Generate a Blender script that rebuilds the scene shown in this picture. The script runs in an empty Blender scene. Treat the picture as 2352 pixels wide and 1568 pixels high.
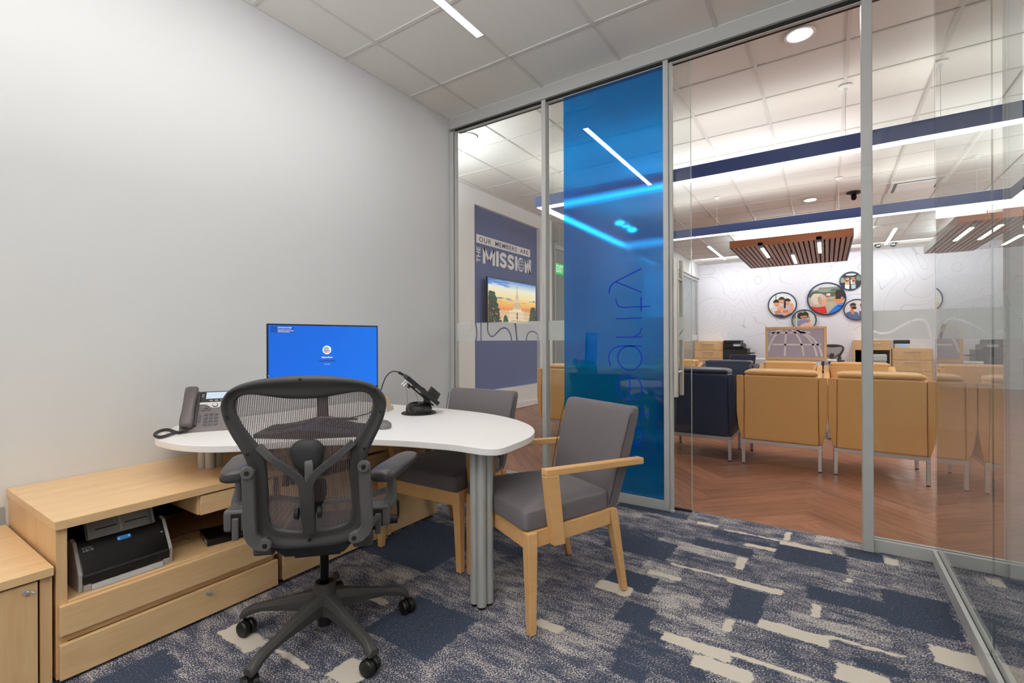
import bpy, bmesh, math, random
import numpy as np
from mathutils import Vector, Matrix

# ---------------------------------------------------------------- camera, world, exposure
SC = bpy.context.scene
COL = SC.collection
PI = math.pi
CAM_H = 1.1759
YAW, ROLL, FPX = 0.5872, -0.0038, 1087.6
cam = bpy.data.cameras.new('camera')
cam.sensor_width = 36.0
cam.lens = FPX * 36.0 / 2352.0
cam.shift_y = (782.4 - 784.0) / 2352.0
cam.clip_start = 0.02
cam_ob = bpy.data.objects.new('camera', cam)
COL.objects.link(cam_ob)
_c, _s = math.cos(YAW), math.sin(YAW)
_R, _F, _U = Vector((_c, _s, 0)), Vector((-_s, _c, 0)), Vector((0, 0, 1))
_cr, _sr = math.cos(ROLL), math.sin(ROLL)
_X, _Y = _R * _cr + _U * _sr, _U * _cr - _R * _sr
cam_ob.matrix_world = Matrix(((_X.x, _Y.x, -_F.x, 0), (_X.y, _Y.y, -_F.y, 0), (_X.z, _Y.z, -_F.z, CAM_H), (0, 0, 0, 1)))
SC.camera = cam_ob

w = bpy.data.worlds.new('world'); SC.world = w; w.use_nodes = True
w.node_tree.nodes['Background'].inputs[0].default_value = (0.9, 0.95, 1.0, 1)
w.node_tree.nodes['Background'].inputs[1].default_value = 0.6

SC.view_settings.view_transform = 'Standard'
SC.view_settings.look = 'None'
SC.view_settings.exposure = 0.0
SC.view_settings.gamma = 1.0
SC.view_settings.use_curve_mapping = False
cy = SC.cycles
cy.use_denoising = True
cy.max_bounces = 10; cy.diffuse_bounces = 5; cy.glossy_bounces = 5
cy.transparent_max_bounces = 24; cy.transmission_bounces = 8
cy.sample_clamp_indirect = 4.0
cy.caustics_reflective = False; cy.caustics_refractive = False

# lamp strengths of the ceiling fittings; the area lamps below are added fill
L_OFFICE = 62.0
L_FRAME_DOWN = 5.5
L_FRAME_UP = 5.6
L_DOWNLIGHT = 120.0
L_SLOT = 70.0

def fill_lamp(name, loc, power, sx, sy, up=True):
    la = bpy.data.lights.new(name, 'AREA'); la.shape = 'RECTANGLE'; la.size = sx; la.size_y = sy; la.energy = power; la.color = (0.935, 0.975, 1.0)
    o = bpy.data.objects.new(name, la); COL.objects.link(o); o.location = loc
    o.rotation_euler = (math.pi, 0, 0) if up else (0, 0, 0)
    return o
fill_lamp('fill_uplight', (-0.25, -0.75, 1.95), 128.0, 2.2, 1.0).data.color = (1.0, 0.985, 0.97)       # added unseen fill behind the camera, turned up to the ceiling
fill_lamp('fill_uplight', (4.3, 7.0, 2.3), 520.0, 0.5, 4.0)           # this and the next ones: added fill without fixtures, turned up to the ceilings
fill_lamp('fill_uplight', (-0.6, 12.4, 3.27), 170.0, 1.6, 2.6)
fill_lamp('fill_uplight', (3.0, 12.4, 3.27), 170.0, 1.6, 2.6)
fill_lamp('fill_uplight', (-4.0, 3.8, 2.7), 45.0, 0.5, 0.5)
ww = fill_lamp('fill_wall_wash', (-0.4, 14.42, 3.42), 38.0, 5.6, 0.1); ww.rotation_euler = (math.radians(58), 0, 0)   # added fill without a fixture, grazes the far wall
fill_lamp('fill_uplight', (-5.6, 12.6, 2.6), 90.0, 1.0, 2.0)  # added fill over the side offices, no fixture there
fill_lamp('fill_uplight', (-1.0, 6.85, 2.92), 30.0, 3.0, 1.6)  # added fill inside the pendant frame, no fixture there

# ---------------------------------------------------------------- helpers
def lin(h):
    h = h.lstrip('#')
    out = []
    for i in (0, 2, 4):
        v = int(h[i:i + 2], 16) / 255.0
        out.append(v / 12.92 if v <= 0.04045 else ((v + 0.055) / 1.055) ** 2.4)
    return (out[0], out[1], out[2], 1.0)

MATS = {}
def mat(name, col='#808080', rough=0.5, metal=0.0, spec=0.5, emit=None, strength=0.0, bump=0.0, bscale=200.0, var=0.0, vscale=8.0, coat=0.0):
    if name in MATS: return MATS[name]
    m = bpy.data.materials.new(name); m.use_nodes = True
    nt = m.node_tree; b = nt.nodes['Principled BSDF']
    c = lin(col) if isinstance(col, str) else col
    b.inputs['Base Color'].default_value = c
    b.inputs['Roughness'].default_value = rough
    b.inputs['Metallic'].default_value = metal
    b.inputs['Specular IOR Level'].default_value = spec
    if coat: b.inputs['Coat Weight'].default_value = coat
    if emit:
        b.inputs['Emission Color'].default_value = lin(emit)
        b.inputs['Emission Strength'].default_value = strength
    tc = None
    if bump or var:
        tc = nt.nodes.new('ShaderNodeTexCoord')
    if var:
        n = nt.nodes.new('ShaderNodeTexNoise'); n.inputs['Scale'].default_value = vscale; n.inputs['Detail'].default_value = 4
        nt.links.new(tc.outputs['Object'], n.inputs['Vector'])
        r = nt.nodes.new('ShaderNodeMapRange'); r.inputs[3].default_value = 1 - var; r.inputs[4].default_value = 1 + var
        nt.links.new(n.outputs[0], r.inputs[0])
        mx = nt.nodes.new('ShaderNodeMix'); mx.data_type = 'RGBA'; mx.blend_type = 'MULTIPLY'; mx.inputs[0].default_value = 1
        mx.inputs[6].default_value = c
        nt.links.new(r.outputs[0], mx.inputs[7]); nt.links.new(mx.outputs[2], b.inputs['Base Color'])
    if bump:
        n = nt.nodes.new('ShaderNodeTexNoise'); n.inputs['Scale'].default_value = bscale; n.inputs['Detail'].default_value = 3
        nt.links.new(tc.outputs['Object'], n.inputs['Vector'])
        bp = nt.nodes.new('ShaderNodeBump'); bp.inputs['Strength'].default_value = bump; bp.inputs['Distance'].default_value = 0.002
        nt.links.new(n.outputs[0], bp.inputs['Height']); nt.links.new(bp.outputs[0], b.inputs['Normal'])
    MATS[name] = m
    return m

def emis(name, col, strength):
    if name in MATS: return MATS[name]
    m = bpy.data.materials.new(name); m.use_nodes = True
    nt = m.node_tree; nt.nodes.clear()
    e = nt.nodes.new('ShaderNodeEmission'); o = nt.nodes.new('ShaderNodeOutputMaterial')
    e.inputs[0].default_value = lin(col); e.inputs[1].default_value = strength
    nt.links.new(e.outputs[0], o.inputs[0])
    MATS[name] = m
    return m

def wood(name, c1, c2, stretch=(14, 1.2, 14), rough=0.38, k=1.0):
    if name in MATS: return MATS[name]
    m = bpy.data.materials.new(name); m.use_nodes = True
    nt = m.node_tree; b = nt.nodes['Principled BSDF']
    tc = nt.nodes.new('ShaderNodeTexCoord'); mp = nt.nodes.new('ShaderNodeMapping')
    mp.inputs['Scale'].default_value = stretch
    oi = nt.nodes.new('ShaderNodeObjectInfo'); sh = nt.nodes.new('ShaderNodeVectorMath'); sh.operation = 'ADD'
    mul = nt.nodes.new('ShaderNodeMath'); mul.operation = 'MULTIPLY'; mul.inputs[1].default_value = 37.0
    nt.links.new(oi.outputs['Random'], mul.inputs[0])
    nt.links.new(tc.outputs['Object'], mp.inputs['Vector'])
    nt.links.new(mp.outputs[0], sh.inputs[0]); nt.links.new(mul.outputs[0], sh.inputs[1])
    n = nt.nodes.new('ShaderNodeTexNoise'); n.inputs['Scale'].default_value = 1.6; n.inputs['Detail'].default_value = 7; n.inputs['Roughness'].default_value = 0.62; n.inputs['Distortion'].default_value = 0.5
    nt.links.new(sh.outputs[0], n.inputs['Vector'])
    n2 = nt.nodes.new('ShaderNodeTexNoise'); n2.inputs['Scale'].default_value = 9.0; n2.inputs['Detail'].default_value = 3
    nt.links.new(sh.outputs[0], n2.inputs['Vector'])
    ad = nt.nodes.new('ShaderNodeMix'); ad.inputs[0].default_value = 0.3
    nt.links.new(n.outputs[0], ad.inputs[2]); nt.links.new(n2.outputs[0], ad.inputs[3])
    r = nt.nodes.new('ShaderNodeValToRGB')
    r.color_ramp.elements[0].position = 0.5 - 0.16 / k; r.color_ramp.elements[0].color = lin(c2)
    r.color_ramp.elements[1].position = 0.5 + 0.14 / k; r.color_ramp.elements[1].color = lin(c1)
    nt.links.new(ad.outputs[0], r.inputs[0]); nt.links.new(r.outputs[0], b.inputs['Base Color'])
    b.inputs['Roughness'].default_value = rough
    MATS[name] = m
    return m

def attrmat(name, attr='Col', rough=0.6, emit=0.0):
    if name in MATS: return MATS[name]
    m = bpy.data.materials.new(name); m.use_nodes = True
    nt = m.node_tree; b = nt.nodes['Principled BSDF']
    a = nt.nodes.new('ShaderNodeAttribute'); a.attribute_name = attr
    if emit:
        b.inputs['Base Color'].default_value = (0.01, 0.01, 0.01, 1)
        nt.links.new(a.outputs['Color'], b.inputs['Emission Color']); b.inputs['Emission Strength'].default_value = emit
    else:
        nt.links.new(a.outputs['Color'], b.inputs['Base Color'])
    b.inputs['Roughness'].default_value = rough
    MATS[name] = m
    return m

def obj(name, bm, m, parent=None, bevel=0.0, smooth=False, seg=2, kind=None):
    me = bpy.data.meshes.new(name)
    bmesh.ops.recalc_face_normals(bm, faces=bm.faces)
    bm.to_mesh(me); bm.free()
    if smooth:
        for p in me.polygons: p.use_smooth = True
    me.materials.append(m)
    o = bpy.data.objects.new(name, me); COL.objects.link(o)
    if parent is not None: o.parent = parent
    if bevel:
        md = o.modifiers.new('bevel', 'BEVEL'); md.width = bevel; md.segments = seg; md.limit_method = 'ANGLE'; md.angle_limit = 0.6
        md.harden_normals = False
    if kind: o['kind'] = kind
    return o

def smooth_angle(o, ang=40):
    for p in o.data.polygons: p.use_smooth = True
    o.data.set_sharp_from_angle(angle=math.radians(ang))
    return o

def inst(name, src, parent=None, loc=None, rotz=None, m=None):
    o = bpy.data.objects.new(name, src.data); COL.objects.link(o)
    for md in src.modifiers:
        n = o.modifiers.new(md.name, md.type)
        if md.type == 'BEVEL':
            n.width = md.width; n.segments = md.segments; n.limit_method = md.limit_method; n.angle_limit = md.angle_limit
    o.parent = parent
    if loc is not None: o.location = loc
    if rotz is not None: o.rotation_euler = (0, 0, rotz)
    return o

def thing(name, label, cat, loc=(0, 0, 0), rotz=0.0, group=None):
    o = bpy.data.objects.new(name, None); COL.objects.link(o)
    o.empty_display_size = 0.1
    o.location = loc; o.rotation_euler = (0, 0, rotz)
    o['label'] = label; o['category'] = cat
    if group: o['group'] = group
    return o

def tag(o, label, cat, group=None):
    o['label'] = label; o['category'] = cat
    if group: o['group'] = group
    return o

def struct_empty(name, label=None, cat=None):
    o = bpy.data.objects.new(name, None); COL.objects.link(o); o['kind'] = 'structure'
    o['label'] = label or name; o['category'] = cat or name.split('_')[0]
    return o

def struct(name, bm, m, label=None, bevel=0.0, parent=None):
    o = obj(name, bm, m, parent, bevel)
    if parent is None:
        o['kind'] = 'structure'; o['label'] = label or name; o['category'] = name.split('_')[0]
    return o

def dup(root, loc=None, rotz=None, label=None, group=None):
    r = root.copy(); COL.objects.link(r)
    if loc is not None: r.location = loc
    if rotz is not None: r.rotation_euler = (0, 0, rotz)
    if label: r['label'] = label
    if group: r['group'] = group
    for ch in list(root.children):
        c = ch.copy(); COL.objects.link(c); c.parent = r
        for g in list(ch.children):
            d = g.copy(); COL.objects.link(d); d.parent = c
    return r

BM = bmesh.new
def box(bm, x0, x1, y0, y1, z0, z1):
    v = [bm.verts.new(p) for p in ((x0, y0, z0), (x1, y0, z0), (x1, y1, z0), (x0, y1, z0), (x0, y0, z1), (x1, y0, z1), (x1, y1, z1), (x0, y1, z1))]
    for f in ((0, 3, 2, 1), (4, 5, 6, 7), (0, 1, 5, 4), (1, 2, 6, 5), (2, 3, 7, 6), (3, 0, 4, 7)):
        bm.faces.new([v[i] for i in f])
    return bm

def hexa(bm, pts):
    v = [bm.verts.new(p) for p in pts]
    for f in ((0, 3, 2, 1), (4, 5, 6, 7), (0, 1, 5, 4), (1, 2, 6, 5), (2, 3, 7, 6), (3, 0, 4, 7)):
        bm.faces.new([v[i] for i in f])
    return bm

def loft(bm, rings, cap=True, closed=False):
    vr = [[bm.verts.new(p) for p in r] for r in rings]
    n = len(vr[0]); m = len(vr)
    for i in range(m if closed else m - 1):
        a, b = vr[i], vr[(i + 1) % m]
        for j in range(n):
            bm.faces.new((a[j], a[(j + 1) % n], b[(j + 1) % n], b[j]))
    if cap and not closed:
        bm.faces.new(list(reversed(vr[0]))); bm.faces.new(vr[-1])
    return bm

def frame_of(d):
    d = Vector(d).normalized()
    up = Vector((0, 0, 1)) if abs(d.z) < 0.92 else Vector((1, 0, 0))
    a = d.cross(up).normalized(); b = a.cross(d).normalized()
    return a, b

def cyl(bm, p0, p1, r0, r1=None, seg=16, cap=True):
    r1 = r0 if r1 is None else r1
    p0, p1 = Vector(p0), Vector(p1)
    a, b = frame_of(p1 - p0)
    ring = lambda p, r: [p + a * (r * math.cos(2 * PI * i / seg)) + b * (r * math.sin(2 * PI * i / seg)) for i in range(seg)]
    return loft(bm, [ring(p0, r0), ring(p1, r1)], cap)

def tube(bm, pts, r, seg=8, flat=1.0):
    pts = [Vector(p) for p in pts]
    rings = []
    n = len(pts)
    A = None
    for i, p in enumerate(pts):
        d = (pts[min(i + 1, n - 1)] - pts[max(i - 1, 0)]).normalized()
        if A is None: a, b = frame_of(d)
        else:
            a = (A - d * A.dot(d)).normalized(); b = a.cross(d).normalized()
        A = a
        rr = r[i] if isinstance(r, (list, tuple)) else r
        rings.append([p + a * (rr * math.cos(2 * PI * k / seg)) + b * (rr * flat * math.sin(2 * PI * k / seg)) for k in range(seg)])
    return loft(bm, rings)

def catmull(pts, n=8, closed=False):
    P = [Vector(p) for p in pts]; out = []
    m = len(P)
    for i in range(m if closed else m - 1):
        g = lambda k: P[(i + k) % m] if closed else P[max(0, min(m - 1, i + k))]
        p0, p1, p2, p3 = g(-1), g(0), g(1), g(2)
        for j in range(n):
            t = j / n
            out.append(0.5 * ((2 * p1) + (p2 - p0) * t + (2 * p0 - 5 * p1 + 4 * p2 - p3) * t * t + (3 * p1 - p0 - 3 * p2 + p3) * t ** 3))
    if not closed: out.append(P[-1])
    return out

def prism(bm, outline, z0, z1, axis='z', other=0.0):
    """extrude a 2-D outline; axis z: (x,y) ; axis y: (x,z) ; axis x: (y,z)"""
    def P(a, b, t):
        return (a, b, t) if axis == 'z' else ((a, t, b) if axis == 'y' else (t, a, b))
    return loft(bm, [[P(a, b, z0) for a, b in outline], [P(a, b, z1) for a, b in outline]])

def lathe(bm, prof, seg=24, cx=0.0, cy_=0.0):
    rings = [[(cx + r * math.cos(2 * PI * k / seg), cy_ + r * math.sin(2 * PI * k / seg), z) for k in range(seg)] for r, z in prof]
    return loft(bm, rings)

def rrect(x0, x1, y0, y1, r, n=4):
    out = []
    for cx, cy_, a0 in ((x1 - r, y1 - r, 0), (x0 + r, y1 - r, 90), (x0 + r, y0 + r, 180), (x1 - r, y0 + r, 270)):
        for i in range(n + 1):
            a = math.radians(a0 + 90 * i / n)
            out.append((cx + r * math.cos(a), cy_ + r * math.sin(a)))
    return out

def cushion(bm, x0, x1, y0, y1, z0, z1, r=0.03, puff=0.0, n=10):
    """soft rounded block with an optional puffed top"""
    rings = []
    H = z1 - z0
    prof = [(r, 0), (r * 0.3, r * 0.3), (0, r), (0, H - r), (r * 0.3, H - r * 0.3), (r, H)]
    for ins, z in prof:
        rings.append([(a, b, z0 + z) for a, b in rrect(x0 + ins, x1 - ins, y0 + ins, y1 - ins, max(0.004, r), 4)])
    vr = [[bm.verts.new(p) for p in rg] for rg in rings]
    N = len(vr[0])
    for i in range(len(vr) - 1):
        for j in range(N):
            bm.faces.new((vr[i][j], vr[i][(j + 1) % N], vr[i + 1][(j + 1) % N], vr[i + 1][j]))
    bm.faces.new(list(reversed(vr[0])))
    cxm, cym = (x0 + x1) / 2, (y0 + y1) / 2
    prev = vr[-1]
    for s, h in ((0.75, 0.55), (0.4, 0.9)):
        cur = [bm.verts.new((cxm + (v.co.x - cxm) * s, cym + (v.co.y - cym) * s, z1 + puff * h)) for v in vr[-1]]
        for j in range(N):
            bm.faces.new((prev[j], prev[(j + 1) % N], cur[(j + 1) % N], cur[j]))
        prev = cur
    bm.faces.new(prev)
    return bm

def xform(bm, M):
    bmesh.ops.transform(bm, matrix=M, verts=bm.verts)
    return bm

def text_bm(txt, size=0.1, depth=0.001, align='CENTER', bold=0.0, spacing=1.0, word=1.0):
    cu = bpy.data.curves.new('t', 'FONT'); cu.body = txt; cu.size = size; cu.extrude = depth; cu.align_x = align
    cu.offset = bold; cu.space_character = spacing; cu.space_word = word; cu.resolution_u = 3
    ob = bpy.data.objects.new('t', cu); COL.objects.link(ob)
    dg = bpy.context.evaluated_depsgraph_get()
    me = bpy.data.meshes.new_from_object(ob.evaluated_get(dg))
    bm = BM(); bm.from_mesh(me)
    bpy.data.objects.remove(ob); bpy.data.curves.remove(cu); bpy.data.meshes.remove(me)
    return bm

def bounds(bm):
    xs = [v.co.x for v in bm.verts]; ys = [v.co.y for v in bm.verts]; zs = [v.co.z for v in bm.verts]
    return min(xs), max(xs), min(ys), max(ys), min(zs), max(zs)

def fit_text(txt, x0, x1, y0, y1, depth=0.001, bold=0.0, spacing=1.0):
    bm = text_bm(txt, 1.0, 0.01, 'LEFT', bold, spacing)
    b = bounds(bm)
    sx, sy = (x1 - x0) / (b[1] - b[0]), (y1 - y0) / (b[3] - b[2])
    return xform(bm, Matrix.Translation((x0 - b[0] * sx, y0 - b[2] * sy, 0)) @ Matrix.Diagonal((sx, sy, depth / 0.01, 1)))

def basis(o, ex, ey, ez):
    """matrix sending local x,y,z to world vectors with origin o"""
    ex, ey, ez = Vector(ex), Vector(ey), Vector(ez)
    return Matrix(((ex.x, ey.x, ez.x, o[0]), (ex.y, ey.y, ez.y, o[1]), (ex.z, ey.z, ez.z, o[2]), (0, 0, 0, 1)))

# flat prints: coloured polygons layered a hair apart, colour in a mesh attribute
def clip_poly(poly, clip):
    out = list(poly)
    n = len(clip)
    for i in range(n):
        a, b = clip[i], clip[(i + 1) % n]
        inp, out = out, []
        if not inp: break
        side = lambda p: (b[0] - a[0]) * (p[1] - a[1]) - (b[1] - a[1]) * (p[0] - a[0])
        for k in range(len(inp)):
            p, q = inp[k], inp[(k + 1) % len(inp)]
            sp, sq = side(p), side(q)
            if sp >= 0: out.append(p)
            if (sp >= 0) != (sq >= 0):
                t = sp / (sp - sq); out.append((p[0] + (q[0] - p[0]) * t, p[1] + (q[1] - p[1]) * t))
    return out

def ell(cx, cy_, rx, ry, a=0.0, n=18):
    ca, sa = math.cos(math.radians(a)), math.sin(math.radians(a))
    return [(cx + rx * math.cos(2 * PI * i / n) * ca - ry * math.sin(2 * PI * i / n) * sa, cy_ + rx * math.cos(2 * PI * i / n) * sa + ry * math.sin(2 * PI * i / n) * ca) for i in range(n)]

def rect(x0, x1, y0, y1):
    return [(x0, y0), (x1, y0), (x1, y1), (x0, y1)]

def print_mesh(name, layers, m, parent, M, clip=None, step=0.0002):
    """layers: list of (polygon, colour) or (polygon, [colour per vertex])"""
    vs, fs, cs = [], [], []
    for k, (poly, c) in enumerate(layers):
        if clip and isinstance(c, str): poly = clip_poly(poly, clip)
        if len(poly) < 3: continue
        i0 = len(vs)
        vs += [tuple(M @ Vector((p[0], p[1], k * step))) for p in poly]
        fs.append(list(range(i0, i0 + len(poly))))
        if isinstance(c, str): cs += [lin(c)] * len(poly)
        else: cs += [lin(x) for x in c]
    me = bpy.data.meshes.new(name); me.from_pydata(vs, [], fs)
    at = me.attributes.new('Col', 'FLOAT_COLOR', 'POINT')
    at.data.foreach_set('color', np.array(cs, dtype=np.float32).ravel())
    me.materials.append(m)
    o = bpy.data.objects.new(name, me); COL.objects.link(o); o.parent = parent
    return o

# ---------------------------------------------------------------- glass materials
def glass_mat(name, tint, ior=1.5, rough=0.0, extra=None, blue=False):
    m = bpy.data.materials.new(name); m.use_nodes = True
    nt = m.node_tree; nt.nodes.clear()
    o = nt.nodes.new('ShaderNodeOutputMaterial'); t = nt.nodes.new('ShaderNodeBsdfTransparent'); g = nt.nodes.new('ShaderNodeBsdfGlossy')
    fr = nt.nodes.new('ShaderNodeFresnel'); fr.inputs[0].default_value = ior
    geo = nt.nodes.new('ShaderNodeNewGeometry')
    inv = nt.nodes.new('ShaderNodeMath'); inv.operation = 'SUBTRACT'; inv.inputs[0].default_value = 1.0
    nt.links.new(geo.outputs['Backfacing'], inv.inputs[1])
    mu = nt.nodes.new('ShaderNodeMath'); mu.operation = 'MULTIPLY'; mu.use_clamp = True
    sc = nt.nodes.new('ShaderNodeMath'); sc.operation = 'MULTIPLY'; sc.inputs[1].default_value = 1.75; sc.use_clamp = True
    nt.links.new(fr.outputs[0], sc.inputs[0])
    nt.links.new(sc.outputs[0], mu.inputs[0]); nt.links.new(inv.outputs[0], mu.inputs[1])
    t.inputs[0].default_value = tint + (1,)
    g.inputs['Roughness'].default_value = rough
    mx = nt.nodes.new('ShaderNodeMixShader')
    nt.links.new(mu.outputs[0], mx.inputs[0])
    src = t
    if blue:
        d = nt.nodes.new('ShaderNodeBsdfDiffuse'); d.inputs[0].default_value = (0.0, 0.27, 1.0, 1)
        rf = nt.nodes.new('ShaderNodeBsdfRefraction'); rf.inputs['IOR'].default_value = 1.05; rf.inputs['Roughness'].default_value = 0.33
        rf.inputs[0].default_value = tint + (1,)
        m2 = nt.nodes.new('ShaderNodeMixShader'); m2.inputs[0].default_value = 0.12
        m3 = nt.nodes.new('ShaderNodeMixShader'); m3.inputs[0].default_value = 0.8
        nt.links.new(t.outputs[0], m3.inputs[1]); nt.links.new(rf.outputs[0], m3.inputs[2])
        nt.links.new(m3.outputs[0], m2.inputs[1]); nt.links.new(d.outputs[0], m2.inputs[2])
        src = m2
    nt.links.new(src.outputs[0], mx.inputs[1]); nt.links.new(g.outputs[0], mx.inputs[2])
    nt.links.new(mx.outputs[0], o.inputs[0])
    MATS[name] = m
    return m

GLASS = glass_mat('clear_glass', (0.955, 0.975, 0.965))
BLUEFILM = glass_mat('blue_film', (0.0, 0.60, 1.0), blue=True)

def frost_mat(name):
    """etched film: pale and milky, with lines cut out of it (signed distance in attribute 'cut')"""
    m = bpy.data.materials.new(name); m.use_nodes = True
    nt = m.node_tree; nt.nodes.clear()
    o = nt.nodes.new('ShaderNodeOutputMaterial'); t = nt.nodes.new('ShaderNodeBsdfTransparent')
    d = nt.nodes.new('ShaderNodeBsdfDiffuse'); tr = nt.nodes.new('ShaderNodeBsdfTranslucent'); rf = nt.nodes.new('ShaderNodeBsdfTransparent')
    d.inputs[0].default_value = (0.88, 0.92, 0.93, 1); tr.inputs[0].default_value = (0.92, 0.96, 0.97, 1); rf.inputs[0].default_value = (0.9, 0.95, 0.96, 1)
    a1 = nt.nodes.new('ShaderNodeMixShader'); a1.inputs[0].default_value = 0.55
    nt.links.new(d.outputs[0], a1.inputs[1]); nt.links.new(tr.outputs[0], a1.inputs[2])
    a2 = nt.nodes.new('ShaderNodeMixShader'); a2.inputs[0].default_value = 0.25
    nt.links.new(a1.outputs[0], a2.inputs[1]); nt.links.new(rf.outputs[0], a2.inputs[2])
    at = nt.nodes.new('ShaderNodeAttribute'); at.attribute_name = 'cut'
    lt = nt.nodes.new('ShaderNodeMapRange'); lt.inputs[1].default_value = -0.0012; lt.inputs[2].default_value = 0.0012
    nt.links.new(at.outputs['Fac'], lt.inputs[0])
    a3 = nt.nodes.new('ShaderNodeMixShader')
    nt.links.new(lt.outputs[0], a3.inputs[0]); nt.links.new(t.outputs[0], a3.inputs[1]); nt.links.new(a2.outputs[0], a3.inputs[2])
    geo = nt.nodes.new('ShaderNodeNewGeometry'); t2 = nt.nodes.new('ShaderNodeBsdfTransparent')   # one coat of film: the inner sides of the sheet do nothing
    a4 = nt.nodes.new('ShaderNodeMixShader'); nt.links.new(geo.outputs['Backfacing'], a4.inputs[0]); nt.links.new(a3.outputs[0], a4.inputs[1]); nt.links.new(t2.outputs[0], a4.inputs[2])
    nt.links.new(a4.outputs[0], o.inputs[0])
    MATS[name] = m
    return m
FROST = frost_mat('frosted_film')

M_WALL = mat('wall_paint', '#D9DADC', 0.7, bump=0.05, bscale=350)
M_WHITE = mat('white_paint', '#EDEDED', 0.6)
M_ALU = mat('satin_aluminium', '#BDBEBD', 0.45, metal=0.1)
M_GASKET = mat('black_gasket', '#15140F', 0.7)
M_CHROME = mat('brushed_steel', '#D0CFCD', 0.32, metal=0.65)
M_EDGEG = mat('polished_glass_edge', '#A9BCB6', 0.2)
M_MAPLE = wood('maple_laminate', '#EBC797', '#D9AF7E', (10, 1.0, 10), 0.34, 0.8)
M_MAPLE_V = wood('maple_laminate_upright', '#E5C192', '#D2A673', (10, 10, 1.0), 0.36, 0.8)
M_BEECH = wood('beech_wood', '#E6B67C', '#D7A268', (30, 3, 30), 0.4, 0.6)
M_BLACK = mat('black_plastic', '#141414', 0.42)
M_DARK = mat('recess_black', '#0B0A09', 0.8)
# ================================================================ SETTING
XL, XR, YP = -2.88, 0.478, 3.33          # office: left wall, right glass wall, front glass wall
YB, XN = -1.7, 3.9                       # office rear wall, far side of the neighbouring office
ZO, ZL = 3.199, 3.52                     # office ceiling, lounge ceiling
XW, YF, XE = -4.5, 15.7, 7.5             # lounge: left wall, far wall, right end

# ---- carpet
def carpet_mat():
    m = bpy.data.materials.new('carpet'); m.use_nodes = True
    nt = m.node_tree; b = nt.nodes['Principled BSDF']; L = nt.links.new
    tc = nt.nodes.new('ShaderNodeTexCoord')
    def noise(scale, vec=(1, 1, 1), detail=2, dist=0.0):
        mp = nt.nodes.new('ShaderNodeMapping'); mp.inputs['Scale'].default_value = vec
        n = nt.nodes.new('ShaderNodeTexNoise'); n.inputs['Scale'].default_value = scale; n.inputs['Detail'].default_value = detail; n.inputs['Distortion'].default_value = dist
        L(tc.outputs['Object'], mp.inputs[0]); L(mp.outputs[0], n.inputs['Vector']); return n.outputs[0]
    def M(op, a, b_, clamp=False):
        n = nt.nodes.new('ShaderNodeMath'); n.operation = op; n.use_clamp = clamp
        for i, x in enumerate((a, b_)):
            if isinstance(x, (int, float)): n.inputs[i].default_value = x
            else: L(x, n.inputs[i])
        return n.outputs[0]
    def step(v, lo, hi):
        n = nt.nodes.new('ShaderNodeMapRange'); n.inputs[1].default_value = lo; n.inputs[2].default_value = hi
        L(v, n.inputs[0]); return n.outputs[0]
    def attr(nm):
        n = nt.nodes.new('ShaderNodeAttribute'); n.attribute_name = nm; return n.outputs['Fac']
    fine = noise(190, (0.8, 1.25, 1), 2)
    yarn = noise(420, (1, 1, 1), 1)
    mid = noise(11, (0.8, 1.5, 1), 5, 0.5)
    streak = noise(20, (0.35, 2.2, 1), 4, 0.4)
    rag = noise(30, (0.8, 1.3, 1), 4)
    ragged = M('MULTIPLY', M('SUBTRACT', rag, 0.5), 0.05)
    dens = M('ADD', M('ADD', attr('dens'), M('MULTIPLY', M('SUBTRACT', mid, 0.5), 1.15)), M('MULTIPLY', M('SUBTRACT', streak, 0.5), 0.55))
    is_dark = step(M('ADD', attr('dark'), ragged), -0.004, 0.006)
    dens2 = M('MULTIPLY', dens, M('SUBTRACT', 1.0, M('MULTIPLY', is_dark, 0.9)))
    th = M('ADD', fine, M('MULTIPLY', M('SUBTRACT', dens2, 0.5), 0.34))
    sp = step(th, 0.535, 0.60)
    sp2 = step(th, 0.43, 0.50)
    def mix(f, a, c):
        n = nt.nodes.new('ShaderNodeMix'); n.data_type = 'RGBA'
        L(f, n.inputs[0])
        for i, x in ((6, a), (7, c)):
            if isinstance(x, str): n.inputs[i].default_value = lin(x)
            else: L(x, n.inputs[i])
        return n.outputs[2]
    navy = mix(step(yarn, 0.35, 0.7), '#2E3746', '#525D72')
    grey = mix(step(yarn, 0.3, 0.7), '#5F5B6B', '#837F8D')
    c = mix(sp2, navy, grey)
    c = mix(sp, c, '#CFC9C2')
    cream = mix(step(yarn, 0.3, 0.7), '#CFC5B7', '#E6DDD0')
    is_cream = step(M('ADD', attr('cream'), M('MULTIPLY', ragged, 0.7)), -0.010, -0.004)
    c = mix(is_cream, c, cream)
    L(c, b.inputs['Base Color']); b.inputs['Roughness'].default_value = 0.95; b.inputs['Specular IOR Level'].default_value = 0.1
    bp = nt.nodes.new('ShaderNodeBump'); bp.inputs['Strength'].default_value = 0.5; bp.inputs['Distance'].default_value = 0.004
    L(yarn, bp.inputs['Height']); L(bp.outputs[0], b.inputs['Normal'])
    return m
M_CARPET = carpet_mat()
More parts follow.
